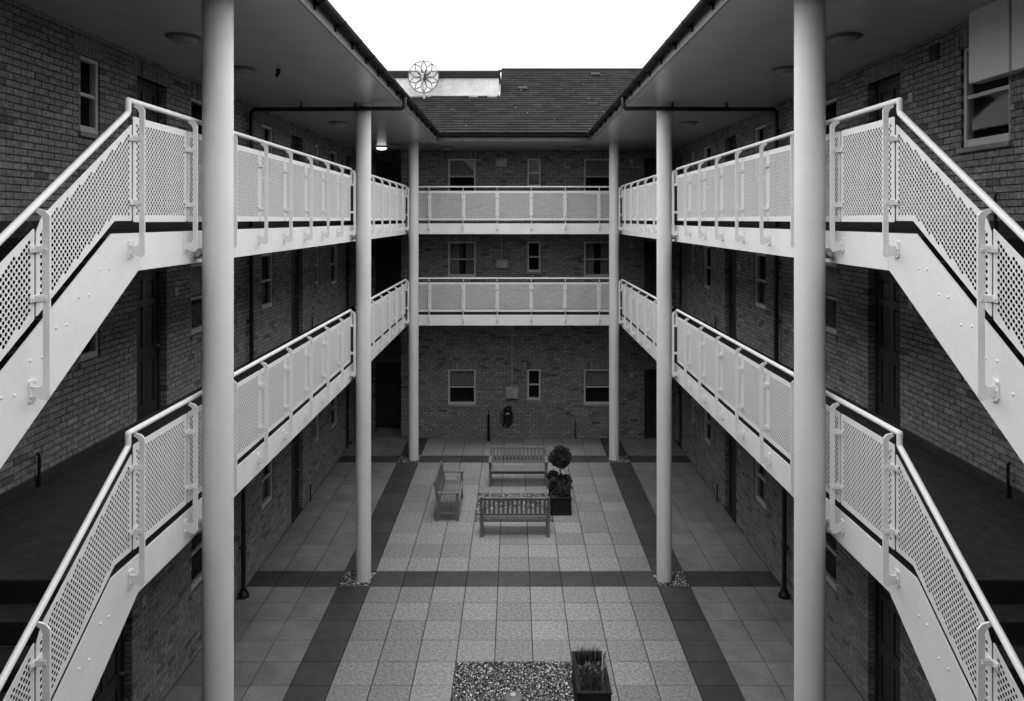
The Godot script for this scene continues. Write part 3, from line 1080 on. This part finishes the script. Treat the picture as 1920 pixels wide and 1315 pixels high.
	for q: Array in [[-0.02 + 0.3, 24.6], [2.86, 26.2]]:
		var v := MB.new()
		var p: Vector2 = e0 + dir * ((q[1] - e0.x) / dir.x) + up * 0.03
		v.bevel_box(P(q[0] - 0.17, p.y, p.x - 0.03), P(q[0] + 0.17, p.y + 0.1, p.x + 0.3), 0.02)
		part("roof_vent", v, M.black, r, o)
	# flat topped dormer
	var dm := thing("dormer", "flat topped pale rendered dormer with a dark cap, let into the slate roof", "dormer", P(-2.3, 10.85, 24.05))
	o = -dm.position
	var c := MB.new()
	c.box(P(-7.0, 10.55, 24.05), P(-0.49, 11.475, 27.2))
	part("wall", c, M.render, dm, o)
	c = MB.new()
	c.bevel_box(P(-7.1, 11.475, 23.98), P(-0.44, 11.70, 27.3), 0.01)
	part("cap", c, M.gutter, dm, o)
	c = MB.new()
	c.box(P(-7.0, 10.80, 24.0), P(-0.5, 10.93, 24.048))
	part("flashing", c, M.metal_box, dm, o)
	c = MB.new()
	c.prism(P(-0.465, 0, 0), Vector3(0, 0, -1), Vector3.UP, PackedVector2Array([Vector2(23.98, 10.86), Vector2(26.3, 12.02), Vector2(26.3, 12.1), Vector2(23.98, 10.95)]), 0.05)
	part("side_flashing", c, M.metal_box, dm, o)
	# roofs of the side wings
	for s: int in [-1, 1]:
		var k := MB.new()
		var i0 := P(s * EAVE_X, e0.y, -2.9); var i1 := P(s * EAVE_X, e0.y, EAVE_D - 0.06)
		var j0 := P(s * 8.4, e1.y, -2.9); var j1 := P(s * 8.4, e1.y, 27.04)
		k.quad(i0, i1, j1, j0)
		k.quad(j0, j1, P(s * 14, SOFFIT, 33), P(s * 14, SOFFIT, -2.9))
		var q := part("slate_roof", k, M.slate, self)
		tag(q, "slate roof of the long side wing above the %s" % ("lit lamp" if s < 0 else "pale cabinet"), "roof", "side wing roofs")

func build_dish() -> void:
	var t := thing("satellite_dish", "round mesh satellite dish with petal shaped ribs on a mast before the dormer", "dish", P(-2.85, 10.62, 23.62))
	var c := Vector3(0, 0.81, 0)
	var R := 0.475
	var skin := MB.new()
	var pt := func(r: float, a: float) -> Vector3: return c + Vector3(r * cos(a), r * sin(a) * 1.06, 0.12 * (r / R) * (r / R) - 0.06)
	for i in 6:
		for k in 40:
			var a := TAU * k / 40.0
			var b := TAU * (k + 1) / 40.0
			skin.quad(pt.call(R * i / 6.0, a), pt.call(R * (i + 1) / 6.0, a), pt.call(R * (i + 1) / 6.0, b), pt.call(R * i / 6.0, b))
	part("skin", skin, M.mesh_skin, t)
	var ring := PackedVector3Array()
	for k in 49: ring.append(pt.call(R, TAU * k / 48.0))
	var rm := MB.new()
	rm.tube(ring, 0.016, 6)
	part("rim", rm, M.dish_rib, t)
	for k in 10:
		var a := TAU * (k + 0.5) / 10.0
		var h := TAU / 20.0
		var rb := MB.new()
		rb.tube(PackedVector3Array([pt.call(0.07, a), pt.call(0.30, a - h), pt.call(R, a)]), 0.014, 6)
		rb.tube(PackedVector3Array([pt.call(0.07, a), pt.call(0.30, a + h), pt.call(R, a)]), 0.014, 6)
		part("rib", rb, M.dish_rib, t)
	var m := MB.new()
	m.tube(PackedVector3Array([Vector3(0, -0.06, -0.1), Vector3(0, 0.8, -0.1)]), 0.028, 10)
	m.bevel_box(Vector3(-0.1, -0.09, -0.2), Vector3(0.1, -0.05, 0.0), 0.01)
	part("mast", m, M.metal_box, t)
	var hd := MB.new()
	hd.bevel_box(Vector3(-0.07, 0.72, -0.14), Vector3(0.07, 0.9, -0.02), 0.015)
	part("hub", hd, M.black, t)
	var fa := MB.new()
	fa.tube(PackedVector3Array([Vector3(0, 0.34, 0.05), Vector3(0, 0.6, 0.32), Vector3(0, 0.78, 0.36)]), 0.018, 8)
	fa.tube(PackedVector3Array([Vector3(0, 0.74, 0.3), Vector3(0, 0.84, 0.36)]), 0.04, 10)
	part("feed_arm", fa, M.metal_box, t)

# ---------------------------------------------------------------- fittings
func ceiling_light(label: String, at: Vector3, lit := false) -> void:
	var t := thing("ceiling_light", label, "ceiling light", at, 0, "" if lit else "ceiling lights under the soffit")
	var b := MB.new()
	b.lathe(Vector3.ZERO, PackedVector2Array([Vector2(0, -0.035), Vector2(0.17, -0.035), Vector2(0.20, -0.02), Vector2(0.21, 0.0)]), 32)
	part("base", b, M.lamp_base, t)
	var d := MB.new()
	d.lathe(Vector3.ZERO, PackedVector2Array([Vector2(0, -0.105), Vector2(0.06, -0.102), Vector2(0.11, -0.09), Vector2(0.145, -0.068), Vector2(0.16, -0.036)]), 32)
	part("diffuser", d, M.lit if lit else M.opal, t)
	if lit:
		var l := OmniLight3D.new()
		l.name = "lamp"
		l.light_energy = 0.006
		l.light_size = 0.14
		l.omni_range = 12
		l.omni_attenuation = 2
		l.shadow_enabled = true
		t.add_child(l)
		l.position = Vector3(0, -0.13, 0)

func pipe_thing(called: String, label: String, category: String, path: PackedVector3Array, r: float, at: Vector3, group := "") -> Node3D:
	var t := thing(called, label, category, at, 0, group)
	var m := MB.new()
	m.tube(path, r, 14)
	part("pipe", m, M.black, t, -at)
	return t

func build_fittings() -> void:
	for s: int in [-1, 1]:
		var names := ["near the stair head", "just past the stair head", "by the cross pipe", "half way to the end", "before the end corner"]
		var ds := [9.04, 10.95, 14.9, 17.0, 19.8]
		for k in 5:
			ceiling_light("unlit round ceiling light %s, on the %s side" % [names[k], "lit lamp" if s < 0 else "pale cabinet"], P(s * 4.0, SOFFIT - 0.001, ds[k]))
		ceiling_light("unlit round ceiling light over the end walkway, above the %s wide window" % ("plain" if s < 0 else "door side"), P(-2.03 if s < 0 else 1.98, SOFFIT - 0.001, 22.8))
	ceiling_light("glowing round ceiling light by the corner recess", P(-4.02, SOFFIT - 0.002, 22.7), true)
	# rain water pipes
	for s: int in [-1, 1]:
		var side := "lit lamp" if s < 0 else "pale cabinet"
		var x := s * (WALL_X - 0.09)
		var y := 9.02
		var d := 14.12
		var path := PackedVector3Array([P(s * (EAVE_X - 0.09), SOFFIT + 0.09, d), P(s * (EAVE_X - 0.09), y + 0.04, d), P(s * (EAVE_X - 0.05), y, d), P(x - s * 0.06, y - 0.015, d), P(x, y - 0.07, d), P(x, 4.45, d)])
		path.append(P(x, 3.9, d))
		path.append(P(x, 3.62, d - 0.42)); path.append(P(x, 3.3, d - 0.42)); path.append(P(x, 0.12, d - 0.42))
		var t := pipe_thing("drainpipe", "black drainpipe crossing under the soffit and down the wall, %s side" % side, "drainpipe", path, 0.042, P(x, 0, d - 0.42), "drainpipes")
		for q: float in [3.0, 4.02]:
			var h := MB.new()
			h.tube(PackedVector3Array([P(s * q, y - 0.05, d), P(s * q, SOFFIT, d)]), 0.014, 8)
			h.tube(PackedVector3Array([P(s * (q - 0.03), y - 0.002, d), P(s * (q + 0.03), y - 0.002, d)]), 0.052, 14)
			part("hanger", h, M.black, t, -t.position)
		for yy: float in [0.9, 2.3, 5.0, 6.1, 7.9, 8.6]:
			var dd := d if yy > 4 else d - 0.42
			var h := MB.new()
			h.tube(PackedVector3Array([P(x, yy - 0.025, dd), P(x, yy + 0.025, dd)]), 0.052, 14)
			h.bevel_box(P(s * WALL_X, yy - 0.015, dd - 0.012), P(x, yy + 0.015, dd + 0.14), 0.003)
			part("bracket", h, M.black, t, -t.position)
		var sh := MB.new()
		sh.lathe(P(x, 0, d - 0.42), PackedVector2Array([Vector2(0.11, 0.0), Vector2(0.10, 0.05), Vector2(0.06, 0.12), Vector2(0.05, 0.17)]), 16)
		part("shoe", sh, M.black, t, -t.position)
		# short stub pipes standing against the walls
		for q: Array in [[0.0, 18.35, 0.42, "on the paving past the door"], [FLOORS[0] - 0.03, 7.86 if s < 0 else 7.55, 0.36, "on the lower walkway by the stair"], [FLOORS[1] - 0.03, 7.75 if s > 0 else 18.6, 0.42, "on the upper walkway"], [FLOORS[0] - 0.03, 18.5, 0.42, "on the lower walkway past the door"]]:
			var xx := s * (WALL_X - 0.055)
			var pt := PackedVector3Array([P(xx, q[0], q[1]), P(xx, q[0] + q[2] - 0.03, q[1]), P(xx + s * 0.02, q[0] + q[2], q[1])])
			pipe_thing("overflow_pipe", "short black overflow pipe standing %s, %s side" % [q[3], side], "pipe", pt, 0.016, P(xx, q[0], q[1]), "overflow pipes")
	pipe_thing("overflow_pipe", "short black overflow pipe low on the end wall, below the windows", "pipe", PackedVector3Array([P(1.94, 0.0, BACK_D - 0.05), P(1.94, 0.53, BACK_D - 0.05), P(1.94, 0.56, BACK_D - 0.01)]), 0.018, P(1.94, 0, BACK_D - 0.05), "overflow pipes")
	# boxes with conduit on the end wall
	for fl in 3:
		var y: float = [1.46, 5.52, 8.72][fl]
		var x: float = [-0.06, -0.385, -0.39][fl]
		var t := thing("junction_box", ["grey junction box with a conduit on the end wall above the hose", "grey junction box with a conduit behind the lower end railing", "grey junction box with a conduit close under the soffit of the end wall"][fl], "junction box", P(x, y, BACK_D), 0, "junction boxes")
		var b := MB.new()
		b.bevel_box(Vector3(-0.19, -0.19 if fl == 0 else -0.14, 0.003), Vector3(0.19, 0.19 if fl == 0 else 0.14, 0.11), 0.012)
		part("box", b, M.metal_box, t)
		var lid := MB.new()
		lid.bevel_box(Vector3(-0.165, -0.16 if fl == 0 else -0.115, 0.11), Vector3(0.165, 0.15 if fl == 0 else 0.105, 0.122), 0.006)
		part("lid", lid, M.metal_box, t)
		var c := MB.new()
		c.tube(PackedVector3Array([Vector3(0.0, 0.13, 0.045), Vector3(0.0, [3.8, 6.49, SOFFIT][fl] - y, 0.045)]), 0.022, 10)
		part("conduit", c, M.metal_box, t)
	# hose on its hanger
	var h := thing("hose_reel", "black coiled hose and reel hanging on the end wall under the junction box", "hose", P(-0.2, 0.62, BACK_D))
	var hb := MB.new()
	hb.bevel_box(Vector3(-0.11, -0.12, 0.003), Vector3(0.11, 0.35, 0.1), 0.02)
	hb.lathe(Vector3(0.02, 0.30, 0.09), PackedVector2Array([Vector2(0.10, 0.0), Vector2(0.12, 0.05), Vector2(0.08, 0.1), Vector2(0, 0.12)]), 14)
	part("reel", hb, M.black, h)
	for k in 5:
		var lp := PackedVector3Array()
		var w := 0.13 + 0.02 * k
		for j in 25:
			var a := TAU * j / 24.0
			lp.append(Vector3(0.03 * sin(k * 2.0) + w * 0.72 * sin(a), 0.1 - 0.012 * k + (0.2 + 0.012 * k) * cos(a), 0.115 + 0.018 * (k % 3) + 0.01 * sin(a * 2.0 + k)))
		var cl := MB.new()
		cl.tube(lp, 0.014, 8)
		part("hose_loop", cl, M.black, h)
	var tl := MB.new()
	tl.tube(PackedVector3Array([Vector3(-0.1, 0.3, 0.12), Vector3(-0.19, 0.22, 0.12), Vector3(-0.22, 0.05, 0.12), Vector3(-0.18, -0.1, 0.12), Vector3(-0.14, -0.22, 0.1), Vector3(-0.1, -0.05, 0.12)]), 0.016, 8)
	part("loose_end", tl, M.black, h)
	var nz := MB.new()
	nz.tube(PackedVector3Array([Vector3(-0.06, 0.2, 0.19), Vector3(0.06, 0.21, 0.2)]), 0.03, 10)
	part("nozzle", nz, M.metal_box, h)
	# standpipe in front of the end wall
	var sp := thing("standpipe", "thin dark standpipe with a round head on the paving before the end wall", "standpipe", P(-0.79, 0, 23.42))
	var sm := MB.new()
	sm.lathe(Vector3.ZERO, PackedVector2Array([Vector2(0.07, 0), Vector2(0.065, 0.03), Vector2(0.042, 0.05), Vector2(0.042, 0.74), Vector2(0.047, 0.75), Vector2(0.047, 0.78), Vector2(0.03, 0.8), Vector2(0.0, 0.81)]), 18)
	part("post", sm, M.gutter, sp)
	var sc := MB.new()
	sc.tube(PackedVector3Array([Vector3(0, 0.8, 0), Vector3(0, 0.9, 0)]), 0.014, 8)
	sc.bevel_box(Vector3(-0.035, 0.89, -0.012), Vector3(0.035, 0.93, 0.012), 0.008)
	part("tap", sc, M.gutter, sp)
	# pale cabinet on the right wall
	var cb := thing("wall_cabinet", "pale grey metal cabinet hung on the wall above the stair, hiding half a window", "cabinet", P(WALL_X, 8.3, 7.6))
	for q: Array in [[7.335, 7.985], [6.4, 7.30]]:
		var m := MB.new()
		m.bevel_box(P(4.86, 8.37, q[0]) - cb.position, P(5.0, SOFFIT - 0.004, q[1]) - cb.position, 0.008)
		part("panel", m, M.cabinet, cb)
	var bk := MB.new()
	bk.bevel_box(P(4.90, 8.40, 6.42) - cb.position, P(WALL_X - 0.001, SOFFIT - 0.005, 7.94) - cb.position, 0.006)
	part("body", bk, M.metal_box, cb)
	var sm2 := MB.new()
	sm2.tube(PackedVector3Array([P(4.868, 8.36, 7.317) - cb.position, P(4.868, SOFFIT - 0.01, 7.317) - cb.position]), 0.011, 8)
	part("rod", sm2, M.metal_box, cb)
	# small watching cameras
	for q: Array in [[P(-3.47, SOFFIT, 11.0), "small dark camera hanging from the soffit past the stair head", false], [P(-WALL_X + 0.06, 6.3, 15.95), "small camera on the wall above the lower walkway window", true]]:
		var t := thing("security_camera", q[1], "camera", q[0])
		var m := MB.new()
		if not q[2]:
			m.tube(PackedVector3Array([Vector3(0, -0.001, 0), Vector3(0, -0.05, 0)]), 0.032, 12)
			m.tube(PackedVector3Array([Vector3(0.0, -0.05, -0.015), Vector3(-0.01, -0.1, 0.035)]), 0.026, 12)
		else:
			m.tube(PackedVector3Array([Vector3(-0.058, 0, 0), Vector3(0.04, 0, 0)]), 0.02, 10)
			m.tube(PackedVector3Array([Vector3(0.03, 0.0, -0.06), Vector3(0.06, -0.02, 0.1)]), 0.04, 12)
		part("housing", m, M.lamp_base if q[2] else M.gutter, t)
		var ln := MB.new()
		ln.tube(PackedVector3Array([Vector3(-0.01, -0.1, 0.035), Vector3(-0.012, -0.11, 0.043)] if not q[2] else [Vector3(0.06, -0.02, 0.1), Vector3(0.063, -0.022, 0.112)]), 0.028, 12)
		part("lens", ln, M.black, t)
	# lamp in the gravel
	var bl := thing("bollard_light", "low round bollard light standing in the gravel square beside the narrow planter", "bollard light", P(-0.01, -0.02, 10.33))
	var bm := MB.new()
	bm.lathe(Vector3.ZERO, PackedVector2Array([Vector2(0.11, 0), Vector2(0.11, 0.30), Vector2(0.138, 0.31), Vector2(0.138, 0.335), Vector2(0.12, 0.35), Vector2(0.06, 0.36), Vector2(0, 0.362)]), 28)
	part("body", bm, M.bollard, bl)
	var bt := MB.new()
	bt.lathe(Vector3.ZERO, PackedVector2Array([Vector2(0.047, 0.355), Vector2(0.043, 0.378), Vector2(0, 0.382)]), 8)
	part("cap", bt, M.metal_box, bl)

# ---------------------------------------------------------------- furniture and plants
func bench(label: String, at: Vector3, turn: float) -> void:
	var t := thing("bench", label, "bench", at, turn, "garden benches")
	var W := 0.76
	var wd: Material = M.wood
	var add := func(called: String, a: Vector3, b: Vector3) -> void:
		var m := MB.new()
		m.bevel_box(a, b, 0.006)
		part(called, m, wd, t)
	for s: float in [-1.0, 1.0]:
		add.call("leg", Vector3(s * W, 0, 0.20), Vector3(s * (W - 0.06), 0.62, 0.26))
		var bp := MB.new()
		bp.prism(Vector3(s * (W - 0.03), 0, 0), Vector3(0, 0, 1), Vector3.UP, PackedVector2Array([Vector2(-0.24, 0), Vector2(-0.18, 0), Vector2(-0.18, 0.43), Vector2(-0.27, 0.90), Vector2(-0.32, 0.90), Vector2(-0.24, 0.43)]), 0.06)
		part("leg", bp, wd, t)
		add.call("armrest", Vector3(s * (W + 0.012), 0.622, -0.255), Vector3(s * (W - 0.072), 0.65, 0.29))
		add.call("stretcher", Vector3(s * (W - 0.015), 0.14, -0.18), Vector3(s * (W - 0.045), 0.19, 0.2))
		add.call("seat_rail", Vector3(s * (W - 0.012), 0.33, -0.18), Vector3(s * (W - 0.048), 0.40, 0.2))
	add.call("apron", Vector3(-W + 0.062, 0.33, 0.215), Vector3(W - 0.062, 0.40, 0.245))
	add.call("apron", Vector3(-W + 0.062, 0.33, -0.225), Vector3(W - 0.062, 0.40, -0.195))
	for k in 6:
		var z := -0.17 + k * 0.078
		add.call("seat_slat", Vector3(-W + 0.008, 0.402, z), Vector3(W - 0.008, 0.424, z + 0.062))
	# back: rails and upright slats lean with the posts
	var lean := atan2(0.09, 0.47)
	var bk := Node3D.new()
	bk.name = "backrest"
	t.add_child(bk)
	bk.position = Vector3(0, 0.43, -0.21)
	bk.rotation.x = -lean
	var rail := func(y0: float, y1: float, called: String) -> void:
		var m := MB.new()
		m.bevel_box(Vector3(-W + 0.062, y0, -0.02), Vector3(W - 0.062, y1, 0.02), 0.006)
		part(called, m, wd, bk)
	rail.call(0.40, 0.47, "top_rail")
	rail.call(0.05, 0.10, "lower_rail")
	if not shared.has("slat"):
		var m := MB.new()
		m.bevel_box(Vector3(-0.026, 0.098, -0.009), Vector3(0.026, 0.402, 0.009), 0.004)
		shared["slat"] = m.mesh(wd)
	for k in 14:
		put("slat", shared["slat"], bk, Vector3(lerpf(-W + 0.11, W - 0.11, k / 13.0), 0, 0))

func leaves(mb: MB, c: Vector3, r: Vector3, n: int, size: float, shell: float, tone: float) -> void:
	for i in n:
		var u := Vector3(rng.randfn(), rng.randfn(), rng.randfn()).normalized()
		var bump := 1.0 + 0.14 * sin(u.x * 7.0 + c.x * 3.0) * sin(u.y * 6.0 + 1.0) + 0.08 * sin(u.z * 11.0)
		var p := c + u * r * bump * lerpf(shell, 1.0, sqrt(rng.randf()))
		var t := (u + Vector3(rng.randf_range(-1, 1), rng.randf_range(-0.6, 1), rng.randf_range(-1, 1)) * 0.8).normalized()
		var s := t.cross(Vector3(rng.randfn(), rng.randfn(), rng.randfn())).normalized()
		var k := size * rng.randf_range(0.6, 1.4)
		var nn := s.cross(t).normalized()
		var g := tone * rng.randf_range(0.55, 1.7)
		mb.col = Color(g, g, g)
		var mid := p + t * k * 0.55 + nn * k * 0.12
		var tip := p + t * k
		var l := p + t * k * 0.45 + s * k * 0.3
		var q := p + t * k * 0.45 - s * k * 0.3
		mb.quad(p, l, tip, mid)
		mb.quad(p, mid, tip, q)

func blades(mb: MB, x0: float, x1: float, z0: float, z1: float, y: float, n: int, h: float, tone: float) -> void:
	for i in n:
		var p := Vector3(rng.randf_range(x0, x1), y, rng.randf_range(z0, z1))
		var a := rng.randf() * TAU
		var lean := Vector3(cos(a), 0, sin(a)) * h * rng.randf_range(0.1, 0.5)
		var w := Vector3(-sin(a), 0, cos(a)) * 0.004
		var k := h * rng.randf_range(0.6, 1.25)
		var g := tone * rng.randf_range(0.5, 1.6)
		mb.col = Color(g, g, g)
		var m := p + lean * 0.35 + Vector3.UP * k * 0.6
		var e := p + lean + Vector3.UP * k
		mb.quad(p - w, p + w, m + w * 0.8, m - w * 0.8)
		mb.quad(m - w * 0.8, m + w * 0.8, e, e)

func planter(label: String, at: Vector3, w: float, l: float, h: float) -> Node3D:
	var t := thing("planter", label, "planter", at, 0, "planters")
	var e := 0.03
	var m := MB.new()
	for q: Array in [[-w / 2, -w / 2 + e, -l / 2, l / 2], [w / 2 - e, w / 2, -l / 2, l / 2], [-w / 2 + e, w / 2 - e, -l / 2, -l / 2 + e], [-w / 2 + e, w / 2 - e, l / 2 - e, l / 2]]:
		m.bevel_box(Vector3(q[0], 0.0, q[2]), Vector3(q[1], h - 0.02, q[3]), 0.004)
	part("box", m, M.planter, t)
	var r := MB.new()
	for q: Array in [[-w / 2 - 0.012, -w / 2 + e + 0.012, -l / 2 - 0.012, l / 2 + 0.012], [w / 2 - e - 0.012, w / 2 + 0.012, -l / 2 - 0.012, l / 2 + 0.012], [-w / 2 + e + 0.013, w / 2 - e - 0.013, -l / 2 - 0.012, -l / 2 + e + 0.012], [-w / 2 + e + 0.013, w / 2 - e - 0.013, l / 2 - e - 0.012, l / 2 + 0.012]]:
		r.bevel_box(Vector3(q[0], h - 0.019, q[2]), Vector3(q[1], h + 0.012, q[3]), 0.005)
	part("rim", r, M.planter, t)
	var f := MB.new()
	f.bevel_box(Vector3(-w / 2 - 0.012, 0.002, -l / 2 - 0.012), Vector3(w / 2 + 0.012, 0.06, l / 2 + 0.012), 0.005)
	part("plinth", f, M.planter, t)
	var s := MB.new()
	s.box(Vector3(-w / 2 + e, h - 0.14, -l / 2 + e), Vector3(w / 2 - e, h - 0.07, l / 2 - e))
	part("soil", s, M.soil, t)
	return t

func build_furniture() -> void:
	bench("wooden bench facing the stairs, beyond the gravel square between benches", P(0.115, 0, 19.58), 0)
	bench("wooden bench with its slatted back to the stairs, before the gravel square", P(0.02, 0, 16.5), PI)
	bench("wooden bench placed sideways, facing the planter with the clipped ball tree", P(-1.53, 0, 17.9), PI / 2)
	# planter with the clipped ball
	planter("dark planter box under the clipped ball tree, beside the benches", P(1.105, 0, 18.05), 0.47, 1.16, 0.40)
	var tp := thing("topiary_tree", "small clipped ball tree on a thin stem in the planter by the benches", "tree", P(1.13, 0.32, 18.3))
	var tr := MB.new()
	tr.tube(PackedVector3Array([Vector3(0, -0.02, 0), Vector3(0.01, 0.3, 0.01), Vector3(-0.005, 0.6, 0), Vector3(0, 0.78, 0)]), 0.017, 8, 0.012)
	for k in 5:
		var a := TAU * k / 5.0
		tr.tube(PackedVector3Array([Vector3(0, 0.6, 0), Vector3(cos(a) * 0.14, 0.78, sin(a) * 0.14)]), 0.007, 6, 0.003)
	part("trunk", tr, M.bark, tp)
	var cr := MB.new()
	leaves(cr, Vector3(0, 0.78, 0), Vector3(0.24, 0.235, 0.24), 3200, 0.045, 0.55, 0.03)
	part("crown", cr, M.leaf, tp)
	var sh := [[Vector3(-0.12, 0.52, 0.05), 0.17], [Vector3(0.1, 0.48, 0.1), 0.15], [Vector3(0.02, 0.46, 0.36), 0.15], [Vector3(-0.06, 0.5, -0.2), 0.2], [Vector3(0.12, 0.5, -0.32), 0.17], [Vector3(-0.14, 0.58, -0.4), 0.13]]
	var words := ["spilling over the rim", "close to the ball tree's stem", "at the front rim", "behind the stem", "at the rear corner", "tall and thin at the rear rim"]
	for k in sh.size():
		var c: Vector3 = sh[k][0]
		var r: float = sh[k][1]
		var b := thing("shrub", "dark leafy shrub in the ball tree's planter, %s" % words[k], "shrub", P(1.105 + c.x, 0.32, 18.05 - c.z), 0, "shrubs in the planter")
		var st := MB.new()
		for j in 6:
			var a := TAU * j / 6.0
			st.tube(PackedVector3Array([Vector3(0, 0, 0), Vector3(cos(a) * r * 0.6, (c.y - 0.3) * 0.9, sin(a) * r * 0.6)]), 0.005, 5, 0.002)
		part("stems", st, M.bark, b)
		var fo := MB.new()
		leaves(fo, Vector3(0, c.y - 0.34, 0), Vector3(r, r * 0.95, r), 620, 0.055, 0.2, 0.035)
		part("foliage", fo, M.leaf, b)
	# narrow planter beside the gravel with the card
	planter("dark narrow planter box beside the gravel square, with a white card in it", P(1.11, 0, 10.77), 0.46, 0.98, 0.40)
	for q: Array in [[-0.17, 0.18, -0.42, -0.26, 330, 0.2, "tufts of tall grassy leaves at the rear of the narrow planter"], [-0.16, 0.12, 0.05, 0.36, 420, 0.13, "low tufts of fine leaves at the front of the narrow planter"]]:
		var g := thing("grass_tuft", q[6], "plant", P(1.11, 0.33, 10.77), 0)
		var m := MB.new()
		blades(m, q[0], q[1], q[2], q[3], -0.005, q[4], q[5], 0.03)
		part("blades", m, M.leaf, g)
	var lo := thing("shrub", "low leafy plant in the middle of the narrow planter", "plant", P(1.1, 0.33, 10.85))
	var lm := MB.new()
	leaves(lm, Vector3(-0.05, 0.04, 0.02), Vector3(0.13, 0.07, 0.14), 260, 0.055, 0.1, 0.07)
	leaves(lm, Vector3(0.08, 0.03, -0.06), Vector3(0.08, 0.06, 0.1), 140, 0.05, 0.1, 0.05)
	part("foliage", lm, M.leaf, lo)
	var cd := thing("planter_card", "white printed card on a stick in the narrow planter", "card", P(1.27, 0.33, 10.66), deg_to_rad(62))
	cd.rotation.z = deg_to_rad(-9)
	var k := MB.new()
	k.bevel_box(Vector3(-0.012, -0.05, -0.004), Vector3(0.012, 0.2, 0.004), 0.002)
	part("stick", k, M.metal_box, cd)
	k = MB.new()
	k.bevel_box(Vector3(-0.075, 0.17, -0.003), Vector3(0.075, 0.41, 0.003), 0.001)
	part("card", k, M.paper, cd)
	k = MB.new()
	for j in 6:
		k.box(Vector3(-0.055, 0.22 + j * 0.027, 0.0034), Vector3(0.055 - 0.03 * (j % 3), 0.229 + j * 0.027, 0.0045))
	part("print", k, M.ink, cd)

# ----------------------------------------------------------------
func _ready() -> void:
	# camera
	var cam := Camera3D.new()
	cam.name = "camera"
	add_child(cam)
	cam.position = Vector3(0, EYE, 0)
	cam.near = 0.1
	cam.far = 300
	cam.projection = Camera3D.PROJECTION_FRUSTUM
	cam.size = cam.near * 1315.0 / FOCAL
	cam.frustum_offset = Vector2(-3.5, -245.5) * cam.near / FOCAL
	cam.current = true
	# sky, sun and exposure
	# an even overcast: the zenith three times as bright as the horizon, with faint cloud structure
	var cloud := FastNoiseLite.new()
	cloud.seed = 5
	cloud.frequency = 0.9
	cloud.fractal_octaves = 4
	var air := Image.create_empty(512, 256, false, Image.FORMAT_RGBF)
	for y in 256:
		var up := sin((0.5 - (y + 0.5) / 256.0) * PI)
		for x in 512:
			var around := TAU * (x + 0.5) / 512.0
			var flat := sqrt(maxf(0, 1 - up * up))
			var g := (1.0 + 2.0 * up) / 3.0 if up > 0 else 0.12
			if up > 0: g *= 1.0 + 0.10 * cloud.get_noise_3d(cos(around) * flat * 2.0, up * 5.0, sin(around) * flat * 2.0)
			air.set_pixel(x, y, Color(g, g, g))
	var sky_mat := PanoramaSkyMaterial.new()
	sky_mat.panorama = ImageTexture.create_from_image(air)
	sky_mat.energy_multiplier = 2.2
	var sky := Sky.new()
	sky.sky_material = sky_mat
	var env := Environment.new()
	env.background_mode = Environment.BG_SKY
	env.sky = sky
	env.tonemap_mode = Environment.TONE_MAPPER_LINEAR
	env.tonemap_exposure = 2.25
	env.sdfgi_enabled = true
	env.ssao_enabled = true
	env.ssil_enabled = true
	var we := WorldEnvironment.new()
	we.name = "world"
	we.environment = env
	add_child(we)
	var sun := DirectionalLight3D.new()
	sun.name = "sun"
	sun.light_energy = 0.3
	sun.light_angular_distance = 20
	sun.shadow_enabled = true
	sun.rotation_degrees = Vector3(-80, 0, 0)
	add_child(sun)
	rng.seed = 20240611
	make_materials()
	build_paving()
	build_walls()
	build_rear_wing()
	build_columns()
	build_walkways()
	build_stairs()
	build_railings()
	build_roof()
	build_fittings()
	build_dish()
	gravel("speckled gravel square round the bollard light, next to the narrow planter", -0.9, 0.9, 9.9, 11.7, 0.026)
	gravel("speckled gravel square between the three benches", -0.9, 0.9, 17.12, 18.9, 0.026)
	for s: int in [-1, 1]:
		for k in 3:
			var d: float = [7.2, 14.4, 21.6][k]
			gravel("ring of pebbles round the foot of the %s column, %s side" % [["stair head", "middle", "end corner"][k], "lit lamp" if s < 0 else "pale cabinet"], s * 3.025 - 0.3, s * 3.025 + 0.3, d - 0.3, d + 0.3, 0.034, Vector3(s * COL_X, d, 0.135))
	build_furniture()
